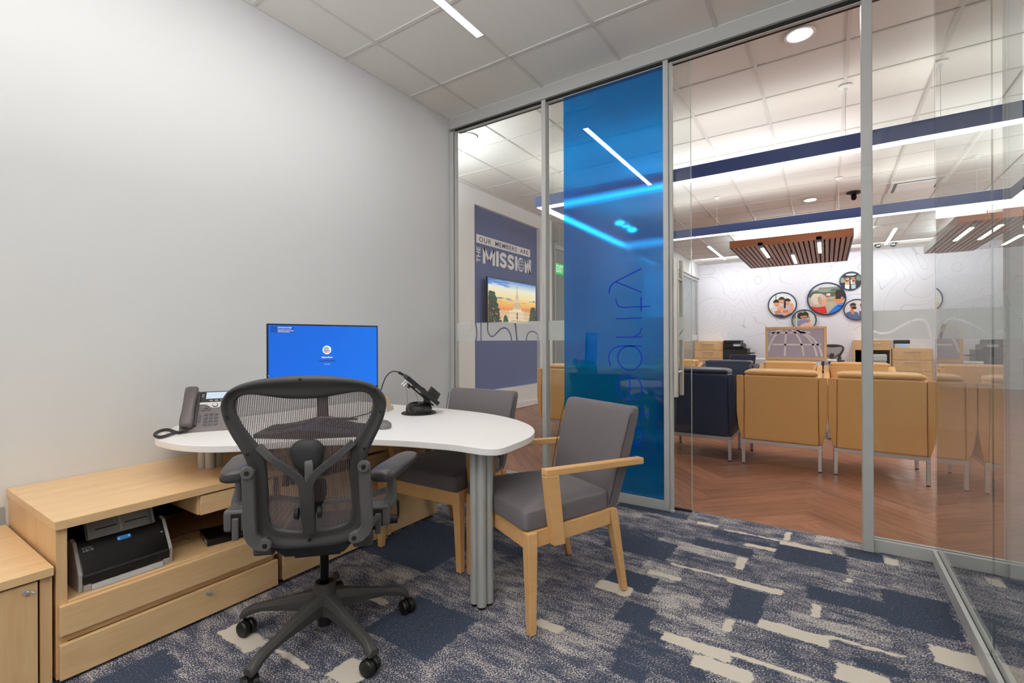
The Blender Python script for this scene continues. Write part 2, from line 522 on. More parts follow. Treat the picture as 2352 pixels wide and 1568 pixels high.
DARK = [(-1.082, -0.717, 2.548, 2.794), (-0.649, -0.344, 2.838, 2.954), (-0.246, 0.082, 2.9, 3.132), (0.08, 0.248, 3.145, 3.288), (-0.37, -0.235, 2.191, 2.476), (-0.082, 0.231, 2.536, 2.678), (0.205, 0.443, 2.492, 2.827), (-0.919, -0.692, 2.168, 2.342), (-0.76, -0.615, 1.899, 2.068), (0.08, 0.236, 2.108, 2.178), (-0.648, -0.528, 1.592, 1.669), (-0.591, -0.508, 3.054, 3.146), (-2.122, -1.954, 0.5, 0.769), (-1.58, -1.227, 1.272, 1.584), (-2.2, -1.70, 1.75, 2.288), (-1.253, -0.774, 3.212, 3.305)]
CREAM = [(-0.754, -0.607, 2.375, 2.406), (-0.407, -0.182, 2.502, 2.542), (-0.399, -0.37, 2.672, 2.815), (-0.234, -0.002, 2.178, 2.24), (-0.053, -0.033, 2.384, 2.492), (-0.542, -0.303, 1.878, 1.93), (-0.41, -0.226, 1.791, 1.857), (-0.354, -0.333, 2.07, 2.164), (0.028, 0.17, 1.996, 2.087), (0.33, 0.475, 2.294, 2.406), (0.257, 0.302, 3.16, 3.229), (-0.394, -0.247, 2.998, 3.029), (-0.226, 0.007, 3.133, 3.178), (-0.209, -0.191, 3.205, 3.343), (-0.694, -0.583, 3.189, 3.222), (-0.921, -0.77, 2.104, 2.18), (0.077, 0.097, 2.82, 2.849), (-2.05, -1.834, 0.936, 1.008), (-1.471, -1.356, 1.034, 1.136), (-1.74, -1.65, 1.44, 1.462), (-1.012, -0.902, 1.688, 1.724), (-0.688, -0.405, 2.532, 2.541), (0.004, 0.23, 2.251, 2.26), (-0.322, -0.055, 1.929, 1.940), (-0.526, -0.219, 3.171, 3.179), (-1.755, -1.571, 1.005, 1.014)]
def carpet(name, x0, x1, y0, y1, step):
    nx, ny = int((x1 - x0) / step) + 1, int((y1 - y0) / step) + 1
    X, Y = np.meshgrid(np.linspace(x0, x1, nx), np.linspace(y0, y1, ny))
    def sd(rects):
        out = np.full(X.shape, -1.0)
        for a, b_, c, d in rects:
            dx = np.minimum(X - a, b_ - X); dy = np.minimum(Y - c, d - Y)
            out = np.maximum(out, np.minimum(dx, dy))
        return out
    rnd = random.Random(5)
    dens = np.full(X.shape, 0.45)
    for _ in range(190):
        a, c = rnd.uniform(x0 - .3, x1), rnd.uniform(y0 - .2, y1)
        wd, hd = rnd.uniform(.15, .5), rnd.uniform(.08, .24)
        msk = (X > a) & (X < a + wd) & (Y > c) & (Y < c + hd)
        dens[msk] = rnd.choice((0.2, 0.35, 0.45, 0.52, 0.6, 0.7))
    v = np.stack([X, Y, np.zeros_like(X)], -1).reshape(-1, 3)
    i = np.arange(nx * ny).reshape(ny, nx)
    q = np.stack([i[:-1, :-1], i[:-1, 1:], i[1:, 1:], i[1:, :-1]], -1).reshape(-1, 4)
    me = bpy.data.meshes.new(name)
    me.vertices.add(len(v)); me.vertices.foreach_set('co', v.astype(np.float32).ravel())
    me.loops.add(q.size); me.loops.foreach_set('vertex_index', q.astype(np.int32).ravel())
    me.polygons.add(len(q)); me.polygons.foreach_set('loop_start', np.arange(0, q.size, 4, dtype=np.int32)); me.polygons.foreach_set('loop_total', np.full(len(q), 4, dtype=np.int32))
    me.update(calc_edges=True)
    for nm, arr in (('dark', sd(DARK)), ('cream', sd(CREAM)), ('dens', dens)):
        at = me.attributes.new(nm, 'FLOAT', 'POINT'); at.data.foreach_set('value', arr.astype(np.float32).ravel())
    me.materials.append(M_CARPET)
    o = bpy.data.objects.new(name, me); COL.objects.link(o); o['kind'] = 'structure'
    return o
fl = carpet('floor', XL, XR, YB, 3.40, 0.0165)
fl['label'] = 'navy and cream distressed pattern carpet of the office'; fl['category'] = 'floor'
fl = carpet('floor', XR, XN, YB, 3.40, 0.05)
fl['label'] = 'navy carpet of the next office beyond the right glass wall'; fl['category'] = 'floor'

# ---- lounge floor: herringbone planks laid over a base slab
M_PLANK = None
def plank_mat():
    m = wood('lounge_plank', '#AE7B60', '#6B4131', (1.1, 14, 14), 0.33, 0.85)
    nt = m.node_tree; b = nt.nodes['Principled BSDF']
    oi = nt.nodes.new('ShaderNodeObjectInfo')
    r = nt.nodes.new('ShaderNodeMapRange'); r.inputs[3].default_value = 0.84; r.inputs[4].default_value = 1.12
    nt.links.new(oi.outputs['Random'], r.inputs[0])
    src = b.inputs['Base Color'].links[0].from_socket
    mx = nt.nodes.new('ShaderNodeMix'); mx.data_type = 'RGBA'; mx.blend_type = 'MULTIPLY'; mx.inputs[0].default_value = 1
    nt.links.new(src, mx.inputs[6]); nt.links.new(r.outputs[0], mx.inputs[7]); nt.links.new(mx.outputs[2], b.inputs['Base Color'])
    return m
M_PLANK = plank_mat()
M_FLOORBASE = wood('lounge_floor_base', '#AA785E', '#6B4131', (9, 1.3, 9), 0.35, 0.7)
lf = struct('floor', box(BM(), XW - 4, XE, 3.40, YF, -0.06, -0.005), M_FLOORBASE, 'reddish brown herringbone wood floor of the lounge')
PW, PN = 0.2, 5
PL = PW * PN
def plank_mesh(poly):
    bm = BM(); prism(bm, poly, -0.0049, 0.0)
    return bm
full = None
cnt = 0
ca = math.cos(PI / 4)
g = 0.0007
ox, oy = -0.727, 3.5
for k in range(-60, 60):
    for mm in range(-8, 9):
        for vert in (0, 1):
            if not vert: u0, u1, v0, v1 = k + 2 * PN * mm, k + 2 * PN * mm + PN, k, k + 1
            else: u0, u1, v0, v1 = k - 1 + 2 * PN * mm, k + 2 * PN * mm, k, k + PN
            cu, cv = (u0 + u1) / 2 * PW, (v0 + v1) / 2 * PW
            cxw, cyw = ox + (cu - cv) * ca, oy + (cu + cv) * ca
            if not (2.9 < cyw < 8.3 and -4.2 < cxw < 2.2): continue
            if cxw < -0.2 * cyw * 4.2 or cxw > 0.27 * cyw + 0.9: continue
            rot = PI / 4 + (PI / 2 if vert else 0)
            loc = [(-PL / 2 + g, -PW / 2 + g), (PL / 2 - g, -PW / 2 + g), (PL / 2 - g, PW / 2 - g), (-PL / 2 + g, PW / 2 - g)]
            cr_, sr_ = math.cos(rot), math.sin(rot)
            wp = [(cxw + a * cr_ - b_ * sr_, cyw + a * sr_ + b_ * cr_) for a, b_ in loc]
            if min(p[1] for p in wp) < 3.40 or min(p[0] for p in wp) < XW:
                cp = clip_poly(wp, [(XW, 3.401), (20, 3.401), (20, 20), (XW, 20)])
                if len(cp) < 3: continue
                lp = [((x - cxw) * cr_ + (y - cyw) * sr_, -(x - cxw) * sr_ + (y - cyw) * cr_) for x, y in cp]
                o = obj('plank', plank_mesh(lp), M_PLANK, lf)
            elif full is None:
                o = full = obj('plank', plank_mesh(loc), M_PLANK, lf)
            else:
                o = bpy.data.objects.new('plank', full.data); COL.objects.link(o); o.parent = lf
            o.location = (cxw, cyw, 0); o.rotation_euler = (0, 0, rot)
            cnt += 1
print('planks', cnt)

# ---- walls
def wall(name, x0, x1, y0, y1, z0, z1, m=M_WALL, label=None):
    return struct(name, box(BM(), x0, x1, y0, y1, z0, z1), m, label)
wall('wall_left', XL - 0.12, XL, YB, 3.29, 0, ZO, label='plain pale grey office wall on the left')
wall('wall_corner', XW - 0.25, XL - 0.001, 3.29, 3.40, 0, ZL, label='lounge wall stub left of the glass front')
wall('wall_rear', XL - 0.12, XN, YB - 0.12, YB, 0, ZO, label='rear wall of the office behind the camera')
wall('wall_right', XN, XN + 0.12, YB, YP, 0, ZO, label='far side wall of the next office')
struct('trim_1', box(BM(), XL, XL + 0.004, YB, 0.4735, 0.413, 0.487), mat('grey_wall_strip', '#9CA3A6', 0.6), 'grey strip along the left wall behind the low cabinet')

def far_wall_mat():
    m = bpy.data.materials.new('topographic_wallpaper'); m.use_nodes = True
    nt = m.node_tree; b = nt.nodes['Principled BSDF']; L = nt.links.new
    tc = nt.nodes.new('ShaderNodeTexCoord')
    n = nt.nodes.new('ShaderNodeTexNoise'); n.inputs['Scale'].default_value = 0.75; n.inputs['Detail'].default_value = 0.8; n.inputs['Distortion'].default_value = 0.7
    L(tc.outputs['Object'], n.inputs['Vector'])
    mu = nt.nodes.new('ShaderNodeMath'); mu.operation = 'MULTIPLY'; mu.inputs[1].default_value = 17
    fr = nt.nodes.new('ShaderNodeMath'); fr.operation = 'PINGPONG'; fr.inputs[1].default_value = 0.5
    L(n.outputs[0], mu.inputs[0]); L(mu.outputs[0], fr.inputs[0])
    r = nt.nodes.new('ShaderNodeMapRange'); r.inputs[1].default_value = 0.012; r.inputs[2].default_value = 0.04
    L(fr.outputs[0], r.inputs[0])
    mx = nt.nodes.new('ShaderNodeMix'); mx.data_type = 'RGBA'
    mx.inputs[6].default_value = lin('#C9C9D2'); mx.inputs[7].default_value = lin('#E4E4EC')
    L(r.outputs[0], mx.inputs[0]); L(mx.outputs[2], b.inputs['Base Color']); b.inputs['Roughness'].default_value = 0.6
    return m
struct('wall_far', box(BM(), -6.6, XE, YF, YF + 0.12, 0, ZL), far_wall_mat(), 'far lounge wall with thin topographic contour lines')
wall('wall_east', XE, XE + 0.12, YP, YF, 0, ZL, label='right end wall of the lounge')
wall('wall_bulkhead', XW - 0.2, XN, YP - 0.02, YP + 0.08, ZO + 0.001, ZL + 0.2, label='bulkhead above the glass front between the two ceilings')
# feature wall on the lounge's left, with a blue recess
M_BLUEWALL = mat('blue_recess_paint', '#626C97', 0.75, var=0.05, vscale=14)
ry0, ry1, rz0, rz1 = 5.735, 7.72, 0.375, 3.28
bm = BM()
box(bm, XW - 0.25, XW, 3.40, ry0, 0, ZL); box(bm, XW - 0.25, XW, ry1, 8.2, 0, ZL)
box(bm, XW - 0.25, XW, ry0, ry1, 0, rz0); box(bm, XW - 0.25, XW, ry0, ry1, rz1, ZL)
fw_ = struct('wall_feature', bm, M_WHITE, 'white lounge wall with a blue recess behind the television')
obj('recess_panel', box(BM(), XW - 0.25, XW - 0.07, ry0, ry1, rz0, rz1), M_BLUEWALL, fw_)
struct('baseboard_left', box(BM(), XW, XW + 0.015, 3.41, 8.2, 0.0005, 0.1), M_WHITE, 'white baseboard under the blue feature wall', 0.003)
wall('wall_return', XW - 2.4, -3.42, 10.0, 10.12, 0, ZL, label='white return wall beside the glass hallway')
wall('wall_hall', XW - 2.5, XW - 2.4, 8.0, 10.0, 0, ZL, label='end wall of the hallway with the exit sign')
wall('wall_sidefar', -6.6, -6.5, 10.0, YF, 0, ZL, mat('dim_wall', '#AEBBC2', 0.7), label='back wall of the glazed side offices')

# ---- ceilings: slab, grid of tee bars, each tile a part
def tile_mat():
    return mat('ceiling_tile', '#E8E7E2', 0.85, bump=0.12, bscale=260)
M_TILE = tile_mat(); M_TEE = mat('ceiling_tee', '#D6D5D0', 0.6)
def ceiling(x0, x1, y0, y1, z, gx, px, gy, py, label, holes=()):
    c = struct('ceiling', box(BM(), x0, x1, y0, y1, z + 0.03, z + 0.12), M_WHITE, label)
    xs = [gx + px * i for i in range(int((x0 - gx) / px) - 2, int((x1 - gx) / px) + 3)]; xs = [x0] + [x for x in xs if x0 + 0.02 < x < x1 - 0.02] + [x1]
    ys = [gy + py * i for i in range(int((y0 - gy) / py) - 2, int((y1 - gy) / py) + 3)]; ys = [y0] + [y for y in ys if y0 + 0.02 < y < y1 - 0.02] + [y1]
    t = BM(); hw = 0.012
    for x in xs: box(t, max(x0, x - hw), min(x1, x + hw), y0, y1, z, z + 0.026)
    for y in ys: box(t, x0, x1, max(y0, y - hw), min(y1, y + hw), z + 0.0004, z + 0.026)
    obj('tee_grid', t, M_TEE, c)
    meshes = {}
    for i in range(len(xs) - 1):
        for j in range(len(ys) - 1):
            a, b_, cc, d = xs[i], xs[i + 1], ys[j], ys[j + 1]
            key = (round(b_ - a, 3), round(d - cc, 3))
            wx, wy = (b_ - a) / 2 - hw + 0.002, (d - cc) / 2 - hw + 0.002
            if wx < 0.01 or wy < 0.01: continue
            if key not in meshes:
                o = obj('tile', hexa(BM(), [(-wx, -wy, 0.007), (wx, -wy, 0.007), (wx, wy, 0.007), (-wx, wy, 0.007), (-wx, -wy, 0.025), (wx, -wy, 0.025), (wx, wy, 0.025), (-wx, wy, 0.025)]), M_TILE, c)
                meshes[key] = o.data
            else:
                o = bpy.data.objects.new('tile', meshes[key]); COL.objects.link(o); o.parent = c
            o.location = ((a + b_) / 2, (cc + d) / 2, z)
    return c
ceiling(XL, XR, YB, YP - 0.03, ZO, -2.5396, 0.649, 2.162, 0.649, 'white tile grid ceiling of the office')
ceiling(XR + 0.001, XN, YB, YP - 0.03, ZO, -2.5396, 0.649, 2.162, 0.649, 'white tile grid ceiling of the next office')
lc = ceiling(XW, 5.0, YP + 0.08, YF, ZL, -3.112, 0.6515, 4.567, 0.645, 'white tile grid ceiling of the lounge')
struct('ceiling', box(BM(), 5.0, XE, YP + 0.08, YF, ZL, ZL + 0.1), M_TILE, 'white lounge ceiling at the far right')
struct('ceiling', box(BM(), -6.9, XW, 3.3, YF, ZL, ZL + 0.1), M_TILE, 'white ceiling over the side offices and hallway')

# ---- glass front: header, posts, rails, panes
HB = 3.085                                   # underside of the header
bm = BM(); box(bm, XL, XN, YP - 0.045, YP + 0.055, HB + 0.02, ZO)
h = struct('trim_2', bm, M_ALU, 'grey aluminium header above the glass front', 0.002)
bm = BM(); box(bm, XL + 0.06, XN, YP - 0.022, YP - 0.012, HB, HB + 0.0195); box(bm, XL + 0.06, XN, YP + 0.012, YP + 0.05, HB + 0.004, HB + 0.0195)
obj('track', bm, M_GASKET, h)
bm = BM(); box(bm, XL + 0.06, XN, YP - 0.012, YP + 0.012, HB - 0.006, HB + 0.0195); obj('glazing_bead', bm, M_ALU, h)

def distance_grid(name, P, polylines, hw, u0, u1, v0, v1, step, parent, m, thick=0.0012):
    """etched band as a thin sheet; P(u,v,t) -> position; attribute 'cut' = distance to the nearest line minus half width"""
    nu, nv = int((u1 - u0) / step) + 1, int((v1 - v0) / step) + 1
    U, V = np.meshgrid(np.linspace(u0, u1, nu), np.linspace(v0, v1, nv))
    D = np.full(U.shape, 1.0)
    for pl, w_ in polylines:
        pts = [(p.x, p.y) for p in catmull([(a, b_, 0) for a, b_ in pl], 6)]
        for (ax, ay), (bx, by) in zip(pts[:-1], pts[1:]):
            dx, dy = bx - ax, by - ay; l2 = dx * dx + dy * dy + 1e-12
            t = np.clip(((U - ax) * dx + (V - ay) * dy) / l2, 0, 1)
            D = np.minimum(D, np.hypot(U - ax - t * dx, V - ay - t * dy) - w_)
    vs = []; n = nu * nv
    for t in (0.0, thick):
        vs += [P(a, b_, t) for a, b_ in zip(U.ravel(), V.ravel())]
    i = np.arange(n).reshape(nv, nu)
    q = np.stack([i[:-1, :-1], i[:-1, 1:], i[1:, 1:], i[1:, :-1]], -1).reshape(-1, 4)
    fs = q.tolist() + (q[:, ::-1] + n).tolist()
    for a, b_ in ((i[0], 0), (i[-1], 0), (i[:, 0], 0), (i[:, -1], 0)):
        fs += [[int(a[k]), int(a[k + 1]), int(a[k + 1]) + n, int(a[k]) + n] for k in range(len(a) - 1)]
    me = bpy.data.meshes.new(name); me.from_pydata(vs, [], fs)
    at = me.attributes.new('cut', 'FLOAT', 'POINT'); at.data.foreach_set('value', np.concatenate([D.ravel(), D.ravel()]).astype(np.float32))
    me.materials.append(m)
    o = bpy.data.objects.new(name, me); COL.objects.link(o); o.parent = parent
    return o
K = [[(-2.64, 1.343), (-2.643, 1.296), (-2.669, 1.247), (-2.707, 1.22), (-2.746, 1.22)], [(-2.599, 1.342), (-2.587, 1.27), (-2.587, 1.221), (-2.596, 1.182)], [(-2.539, 1.346), (-2.539, 1.171)], [(-2.462, 1.344), (-2.467, 1.303), (-2.461, 1.254), (-2.434, 1.217), (-2.405, 1.217), (-2.369, 1.243), (-2.328, 1.276), (-2.287, 1.286), (-2.253, 1.27), (-2.225, 1.227), (-2.214, 1.17)], [(-2.188, 1.345), (-2.174, 1.301), (-2.169, 1.25), (-2.158, 1.17)], [(-2.068, 1.17), (-2.065, 1.207), (-2.046, 1.241), (-2.011, 1.252), (-1.974, 1.238), (-1.956, 1.211), (-1.959, 1.17)], [(-1.709, 1.284), (-1.654, 1.262), (-1.627, 1.221), (-1.636, 1.17)], [(-1.617, 1.348), (-1.573, 1.302), (-1.486, 1.17)], [(-1.542, 1.345), (-1.494, 1.268), (-1.434, 1.17)], [(-1.498, 1.344), (-1.459, 1.283), (-1.388, 1.17)], [(-1.459, 1.343), (-1.417, 1.274), (-1.342, 1.17)], [(-1.416, 1.334), (-1.366, 1.25), (-1.309, 1.214), (-1.22, 1.209)], [(-1.366, 1.34), (-1.325, 1.28), (-1.268, 1.237), (-1.204, 1.228), (-1.118, 1.231)], [(-1.308, 1.304), (-1.26, 1.283), (-1.196, 1.282), (-1.141, 1.307), (-1.095, 1.313), (-1.064, 1.294), (-1.049, 1.26), (-1.038, 1.17)], [(0.213, 1.224), (0.247, 1.211), (0.288, 1.215), (0.34, 1.252), (0.392, 1.28), (0.43, 1.275), (0.452, 1.221), (0.461, 1.171)]]
W = [0.008, 0.007, 0.006, 0.006, 0.007, 0.005] + [0.004] * 8 + [0.007]
KR = [[(2.286, 1.317), (2.242, 1.263), (2.224, 1.214), (2.243, 1.169)], [(2.204, 1.317), (2.163, 1.285), (2.081, 1.245), (2.045, 1.22), (2.04, 1.17)], [(2.033, 1.319), (1.995, 1.294), (1.976, 1.267), (1.967, 1.17)], [(3.109, 1.336), (3.097, 1.276), (3.193, 1.212)], [(2.923, 1.33), (2.914, 1.218), (2.847, 1.207)], [(2.636, 1.327), (2.602, 1.168)]]
B0, B1 = 1.178, 1.336
def pane_front(n, x0, x1, label, yc=YP, rail=True, band=True, z0=0.066, z1=HB + 0.01, bx=None, by=-0.0085):
    p = struct_empty('window_%d' % n, label)
    obj('pane', box(BM(), x0, x1, yc - 0.005, yc + 0.005, z0 - 0.02, z1), GLASS, p)
    if rail:
        bm = BM(); box(bm, x0, x1, yc - 0.03, yc - 0.008, 0, z0); box(bm, x0, x1, yc + 0.008, yc + 0.03, 0, z0); 
        obj('base_rail', bm, M_ALU, p, 0.0015)
        bm = BM(); box(bm, x0, x1, yc - 0.0079, yc - 0.0052, 0.002, z0 - 0.008); box(bm, x0, x1, yc + 0.0052, yc + 0.0079, 0.002, z0 - 0.008); obj('gasket', bm, M_GASKET, p)
    if band:
        a, b_ = bx or (x0, x1)
        distance_grid('frosted_band', lambda u, v, t: (u, yc + by + t, v), list(zip(K, W)), 0, a, b_, B0, B1, 0.006, p, FROST)
    return p
# left jamb and pane
w1 = pane_front(1, -2.82, -1.9025, 'clear glass pane beside the left wall with a frosted band')
bm = BM(); box(bm, -2.879, -2.832, YP - 0.03, YP + 0.03, 0, HB); obj('jamb', bm, M_ALU, w1, 0.002)
bm = BM(); box(bm, -2.832, -2.822, YP - 0.012, YP + 0.012, 0.05, HB); obj('gasket', bm, M_GASKET, w1)
bm = BM(); box(bm, -2.8225, -2.815, YP - 0.022, YP + 0.02, 0.066, HB); obj('glazing_bead', bm, M_ALU, w1)
bm = BM(); box(bm, -1.905, -1.868, YP - 0.032, YP + 0.032, 0, HB + 0.018); obj('mullion', bm, M_ALU, w1, 0.002)
# blue pane
w2 = pane_front(2, -1.868, -0.94, 'fixed glass pane with a saturated blue film and vertical lettering', by=0.0065)
obj('blue_film', box(BM(), -1.718, -0.945, YP - 0.0072, YP - 0.0056, 0.068, HB), BLUEFILM, w2)
bm = BM(); box(bm, -0.94, -0.905, YP - 0.03, YP + 0.03, 0, HB + 0.018); obj('end_jamb', bm, M_ALU, w2, 0.002)
bm = BM(); box(bm, -0.905, -0.884, YP - 0.014, YP + 0.024, 0, HB + 0.018); obj('end_bead', bm, M_ALU, w2, 0.002)
bm = BM(); box(bm, -0.9, -0.868, YP - 0.045, YP - 0.0145, 0, 0.014); obj('floor_guide', bm, M_CHROME, w2, 0.002)
# thin vertical lettering on the film, read from the lounge side, bottom to top
M_LETTER = mat('letter_film', (0.0, 0.05, 0.6, 1), 0.8, spec=0.1)
def ribbon(bm, pts, wd=0.0075):
    pts = [Vector((a, b_, 0)) for a, b_ in pts]
    L_, R_ = [], []
    for i, p in enumerate(pts):
        d = (pts[min(i + 1, len(pts) - 1)] - pts[max(i - 1, 0)]).normalized(); n = Vector((-d.y, d.x, 0)) * wd / 2
        L_.append(p + n); R_.append(p - n)
    for y in (0,):
        for i in range(len(pts) - 1):
            q = [L_[i], R_[i], R_[i + 1], L_[i + 1]]
            lo = [bm.verts.new((v.x, YP - 0.0082, v.y)) for v in q]; hi = [bm.verts.new((v.x, YP - 0.0074, v.y)) for v in q]
            bm.faces.new(lo); bm.faces.new(hi[::-1])
            for k in range(4): bm.faces.new((lo[k], lo[(k + 1) % 4], hi[(k + 1) % 4], hi[k]))
def arc(cx, cz, r, a0, a1, n=24): return [(cx + r * math.cos(math.radians(a0 + (a1 - a0) * i / n)), cz + r * math.sin(math.radians(a0 + (a1 - a0) * i / n))) for i in range(n + 1)]
letters = [
    [[(-1.101, 1.687), (-1.295, 1.607), (-1.325, 1.587), (-1.342, 1.555), (-1.344, 1.522)], [(-1.102, 1.52), (-1.295, 1.607)]],
    [[(-1.037, 1.416), (-1.235, 1.416), (-1.27, 1.425), (-1.288, 1.45), (-1.291, 1.482)], [(-1.104, 1.382), (-1.104, 1.487)]],
    [[(-1.10, 1.335), (-1.293, 1.335)]],
    [[(-1.10, 1.20), (-1.293, 1.20)], [(-1.16, 1.20), (-1.115, 1.225), (-1.10, 1.265)]],
    [arc(-1.19, 1.048, 0.0885, 0, 360), [(-1.10, 1.135), (-1.27, 1.135), (-1.315, 1.115), (-1.345, 1.08), (-1.35, 1.04), (-1.335, 0.985)]],
    [arc(-1.194, 0.833, 0.092, -62, 270, 30), [(-1.19, 0.743), (-1.19, 0.922)]],
    [[(-1.033, 0.648), (-1.235, 0.648), (-1.275, 0.66), (-1.291, 0.70)], [(-1.101, 0.616), (-1.101, 0.717)]],
    [[(-1.10, 0.42), (-1.293, 0.42)], [(-1.293, 0.555), (-1.17, 0.555), (-1.12, 0.53), (-1.102, 0.488), (-1.12, 0.445), (-1.16, 0.42)]],
    [[(-1.099, 0.343), (-1.293, 0.343)], [(-1.034, 0.343), (-1.022, 0.343)]],
]
for lt in letters:
    bm = BM()
    for pl in lt: ribbon(bm, pl)
    obj('letter', bm, M_LETTER, w2)
# right pane and door jamb
w3 = pane_front(3, 0.212, XR, 'clear glass pane right of the doorway with a frosted band')
bm = BM(); box(bm, 0.163, 0.212, YP - 0.055, YP + 0.045, 0, HB + 0.018); obj('door_jamb', bm, M_ALU, w3, 0.003)
# neighbour's front, the same line carried on
w4 = pane_front(4, XR, XN, 'glass front of the next office continuing to the right')
# sliding door, parked behind the blue pane
d1 = struct_empty('door_1', 'sliding clear glass door parked open behind the blue pane')
DY = YP + 0.045
obj('pane', box(BM(), -1.86, -0.773, DY - 0.005, DY + 0.005, 0.012, HB + 0.01), GLASS, d1)
distance_grid('frosted_band', lambda u, v, t: (u, DY - 0.0085 + t, v), [([(-0.86, 1.2), (-0.835, 1.235), (-0.81, 1.26)], 0.004)], 0, -0.945, -0.774, B0, B1, 0.006, d1, FROST)
M_PULL = mat('pull_steel', '#D8D2CA', 0.35, metal=0.4)
hd = obj('pull_handle', prism(BM(), rrect(-0.868, -0.844, DY - 0.09, DY - 0.055, 0.004), 0.79, 1.735), M_PULL, d1)
obj('pull_handle', prism(BM(), rrect(-0.868, -0.844, DY + 0.055, DY + 0.09, 0.004), 0.79, 1.735), M_PULL, d1)
for z in (0.955, 1.595):
    obj('standoff', cyl(BM(), (-0.856, DY - 0.056, z), (-0.856, DY + 0.056, z), 0.010), M_CHROME, d1)
obj('glass_edge', box(BM(), -0.7729, -0.7705, DY - 0.006, DY + 0.006, 0.012, HB + 0.01), M_EDGEG, d1)
bm = BM(); box(bm, -1.86, -0.773, DY - 0.012, DY + 0.012, 0, 0.012); obj('bottom_seal', bm, M_GASKET, d1)

# right glass wall
def side_pane(n, y0, y1, label):
    p = struct_empty('window_%d' % n, label)
    obj('pane', box(BM(), XR - 0.001, XR + 0.011, y0, y1, 0.045, ZO - 0.05), GLASS, p)
    bm = BM(); box(bm, XR - 0.02, XR - 0.003, y0, y1, 0, 0.066); box(bm, XR + 0.013, XR + 0.03, y0, y1, 0, 0.066); 
    obj('base_rail', bm, M_ALU, p, 0.0015)
    bm = BM(); box(bm, XR - 0.0029, XR - 0.0011, y0, y1, 0.002, 0.056); box(bm, XR + 0.0111, XR + 0.0129, y0, y1, 0.002, 0.056); obj('gasket', bm, M_GASKET, p)
    bm = BM(); box(bm, XR - 0.02, XR + 0.03, y0, y1, ZO - 0.06, ZO); obj('head_rail', bm, M_ALU, p, 0.0015)
    distance_grid('frosted_band', lambda u, v, t: (XR + 0.0125 + t, u, v), [(k, 0.004) for k in KR], 0, y0, y1, B0, B1, 0.008, p, FROST)
    return p
w5 = side_pane(5, 2.315, YP - 0.032, 'side glass pane reflecting the lounge chairs')
obj('glass_edge', box(BM(), XR + 0.003, XR + 0.007, 2.3115, 2.3145, 0.045, ZO - 0.06), mat('joint_green', '#6C7A75', 0.3), w5)
side_pane(6, 0.9, 2.311, 'nearest side glass pane at the right edge of the photo')
side_pane(7, YB, 0.896, 'side glass pane beside the camera')
# ================================================================ OFFICE FURNITURE
# ---- long credenza under the desk
def lock(parent, loc, ex, name='lock', key=True):
    """round cam lock facing +x"""
    k = obj(name, cyl(BM(), (0, 0, 0), (0.006, 0, 0), 0.0095, 0.0085, 20), M_CHROME, parent, smooth=False)
    k.location = loc
    if key:
        bm = BM(); box(bm, 0.006, 0.013, -0.002, 0.002, -0.004, 0.004)
        prism(bm, ell(0.022, -0.004, 0.011, 0.009), -0.001, 0.001, 'y')
        q = obj('key', bm, M_CHROME, k)
        q.rotation_euler = (0.5, 0, 0.5)
    return k
cr = thing('credenza', 'long maple credenza with open shelf holding the scanner and two wide drawers', 'cabinet', (-2.54, 0.88, 0))
X0, X1 = -0.338, 0.328      # local x of the body (front face at X1)
Yc0, Yc1 = -0.395, 0.39
obj('top', box(BM(), X0, 0.342, Yc0 - 0.006, Yc1 + 0.0005, 0.531, 0.5625), M_MAPLE, cr, 0.002)
obj('side_panel', box(BM(), X0, X1, Yc0, Yc0 + 0.03, 0.012, 0.5308), M_MAPLE_V, cr, 0.0015)
obj('side_panel', box(BM(), X0, X1 - 0.02, Yc1 - 0.02, Yc1, 0.012, 0.5308), M_MAPLE_V, cr, 0.0015)
obj('back_panel', box(BM(), X0, X0 + 0.012, Yc0 + 0.03, Yc1 - 0.02, 0.012, 0.53), M_DARK, cr)  # near-black colour paints in the deep shade inside the open shelf
obj('shelf', box(BM(), X0 + 0.012, X1 - 0.001, Yc0 + 0.0305, Yc1 - 0.0205, 0.246, 0.272), M_MAPLE, cr, 0.0015)
for z0, z1, lk in ((0.163, 0.2665, False), (0.012, 0.134, True)):
    d = obj('drawer', box(BM(), X1 + 0.001, X1 + 0.02, Yc0 + 0.006, Yc1 - 0.004, z0, z1), M_MAPLE, cr, 0.0025)
    if lk: lock(d, (X1 + 0.0201, 0.075, 0.113), None)
obj('finger_pull', box(BM(), X0 + 0.1, X1 - 0.002, Yc0 + 0.0305, Yc1 - 0.0205, 0.134, 0.163), M_MAPLE, cr)
obj('plinth', box(BM(), X0 + 0.03, X1 - 0.03, Yc0 + 0.02, Yc1 - 0.02, 0.0003, 0.0118), M_DARK, cr)
# shallow drawer hung under the top
pd = obj('hung_drawer', box(BM(), -0.05, 0.318, 0.05, 0.368, 0.443, 0.5305), M_MAPLE, cr, 0.0015)
obj('hung_drawer_front', box(BM(), 0.3185, 0.336, 0.055, 0.368, 0.443, 0.524), M_MAPLE, cr, 0.002)
lock(cr, (0.3363, 0.245, 0.497), None, key=False)

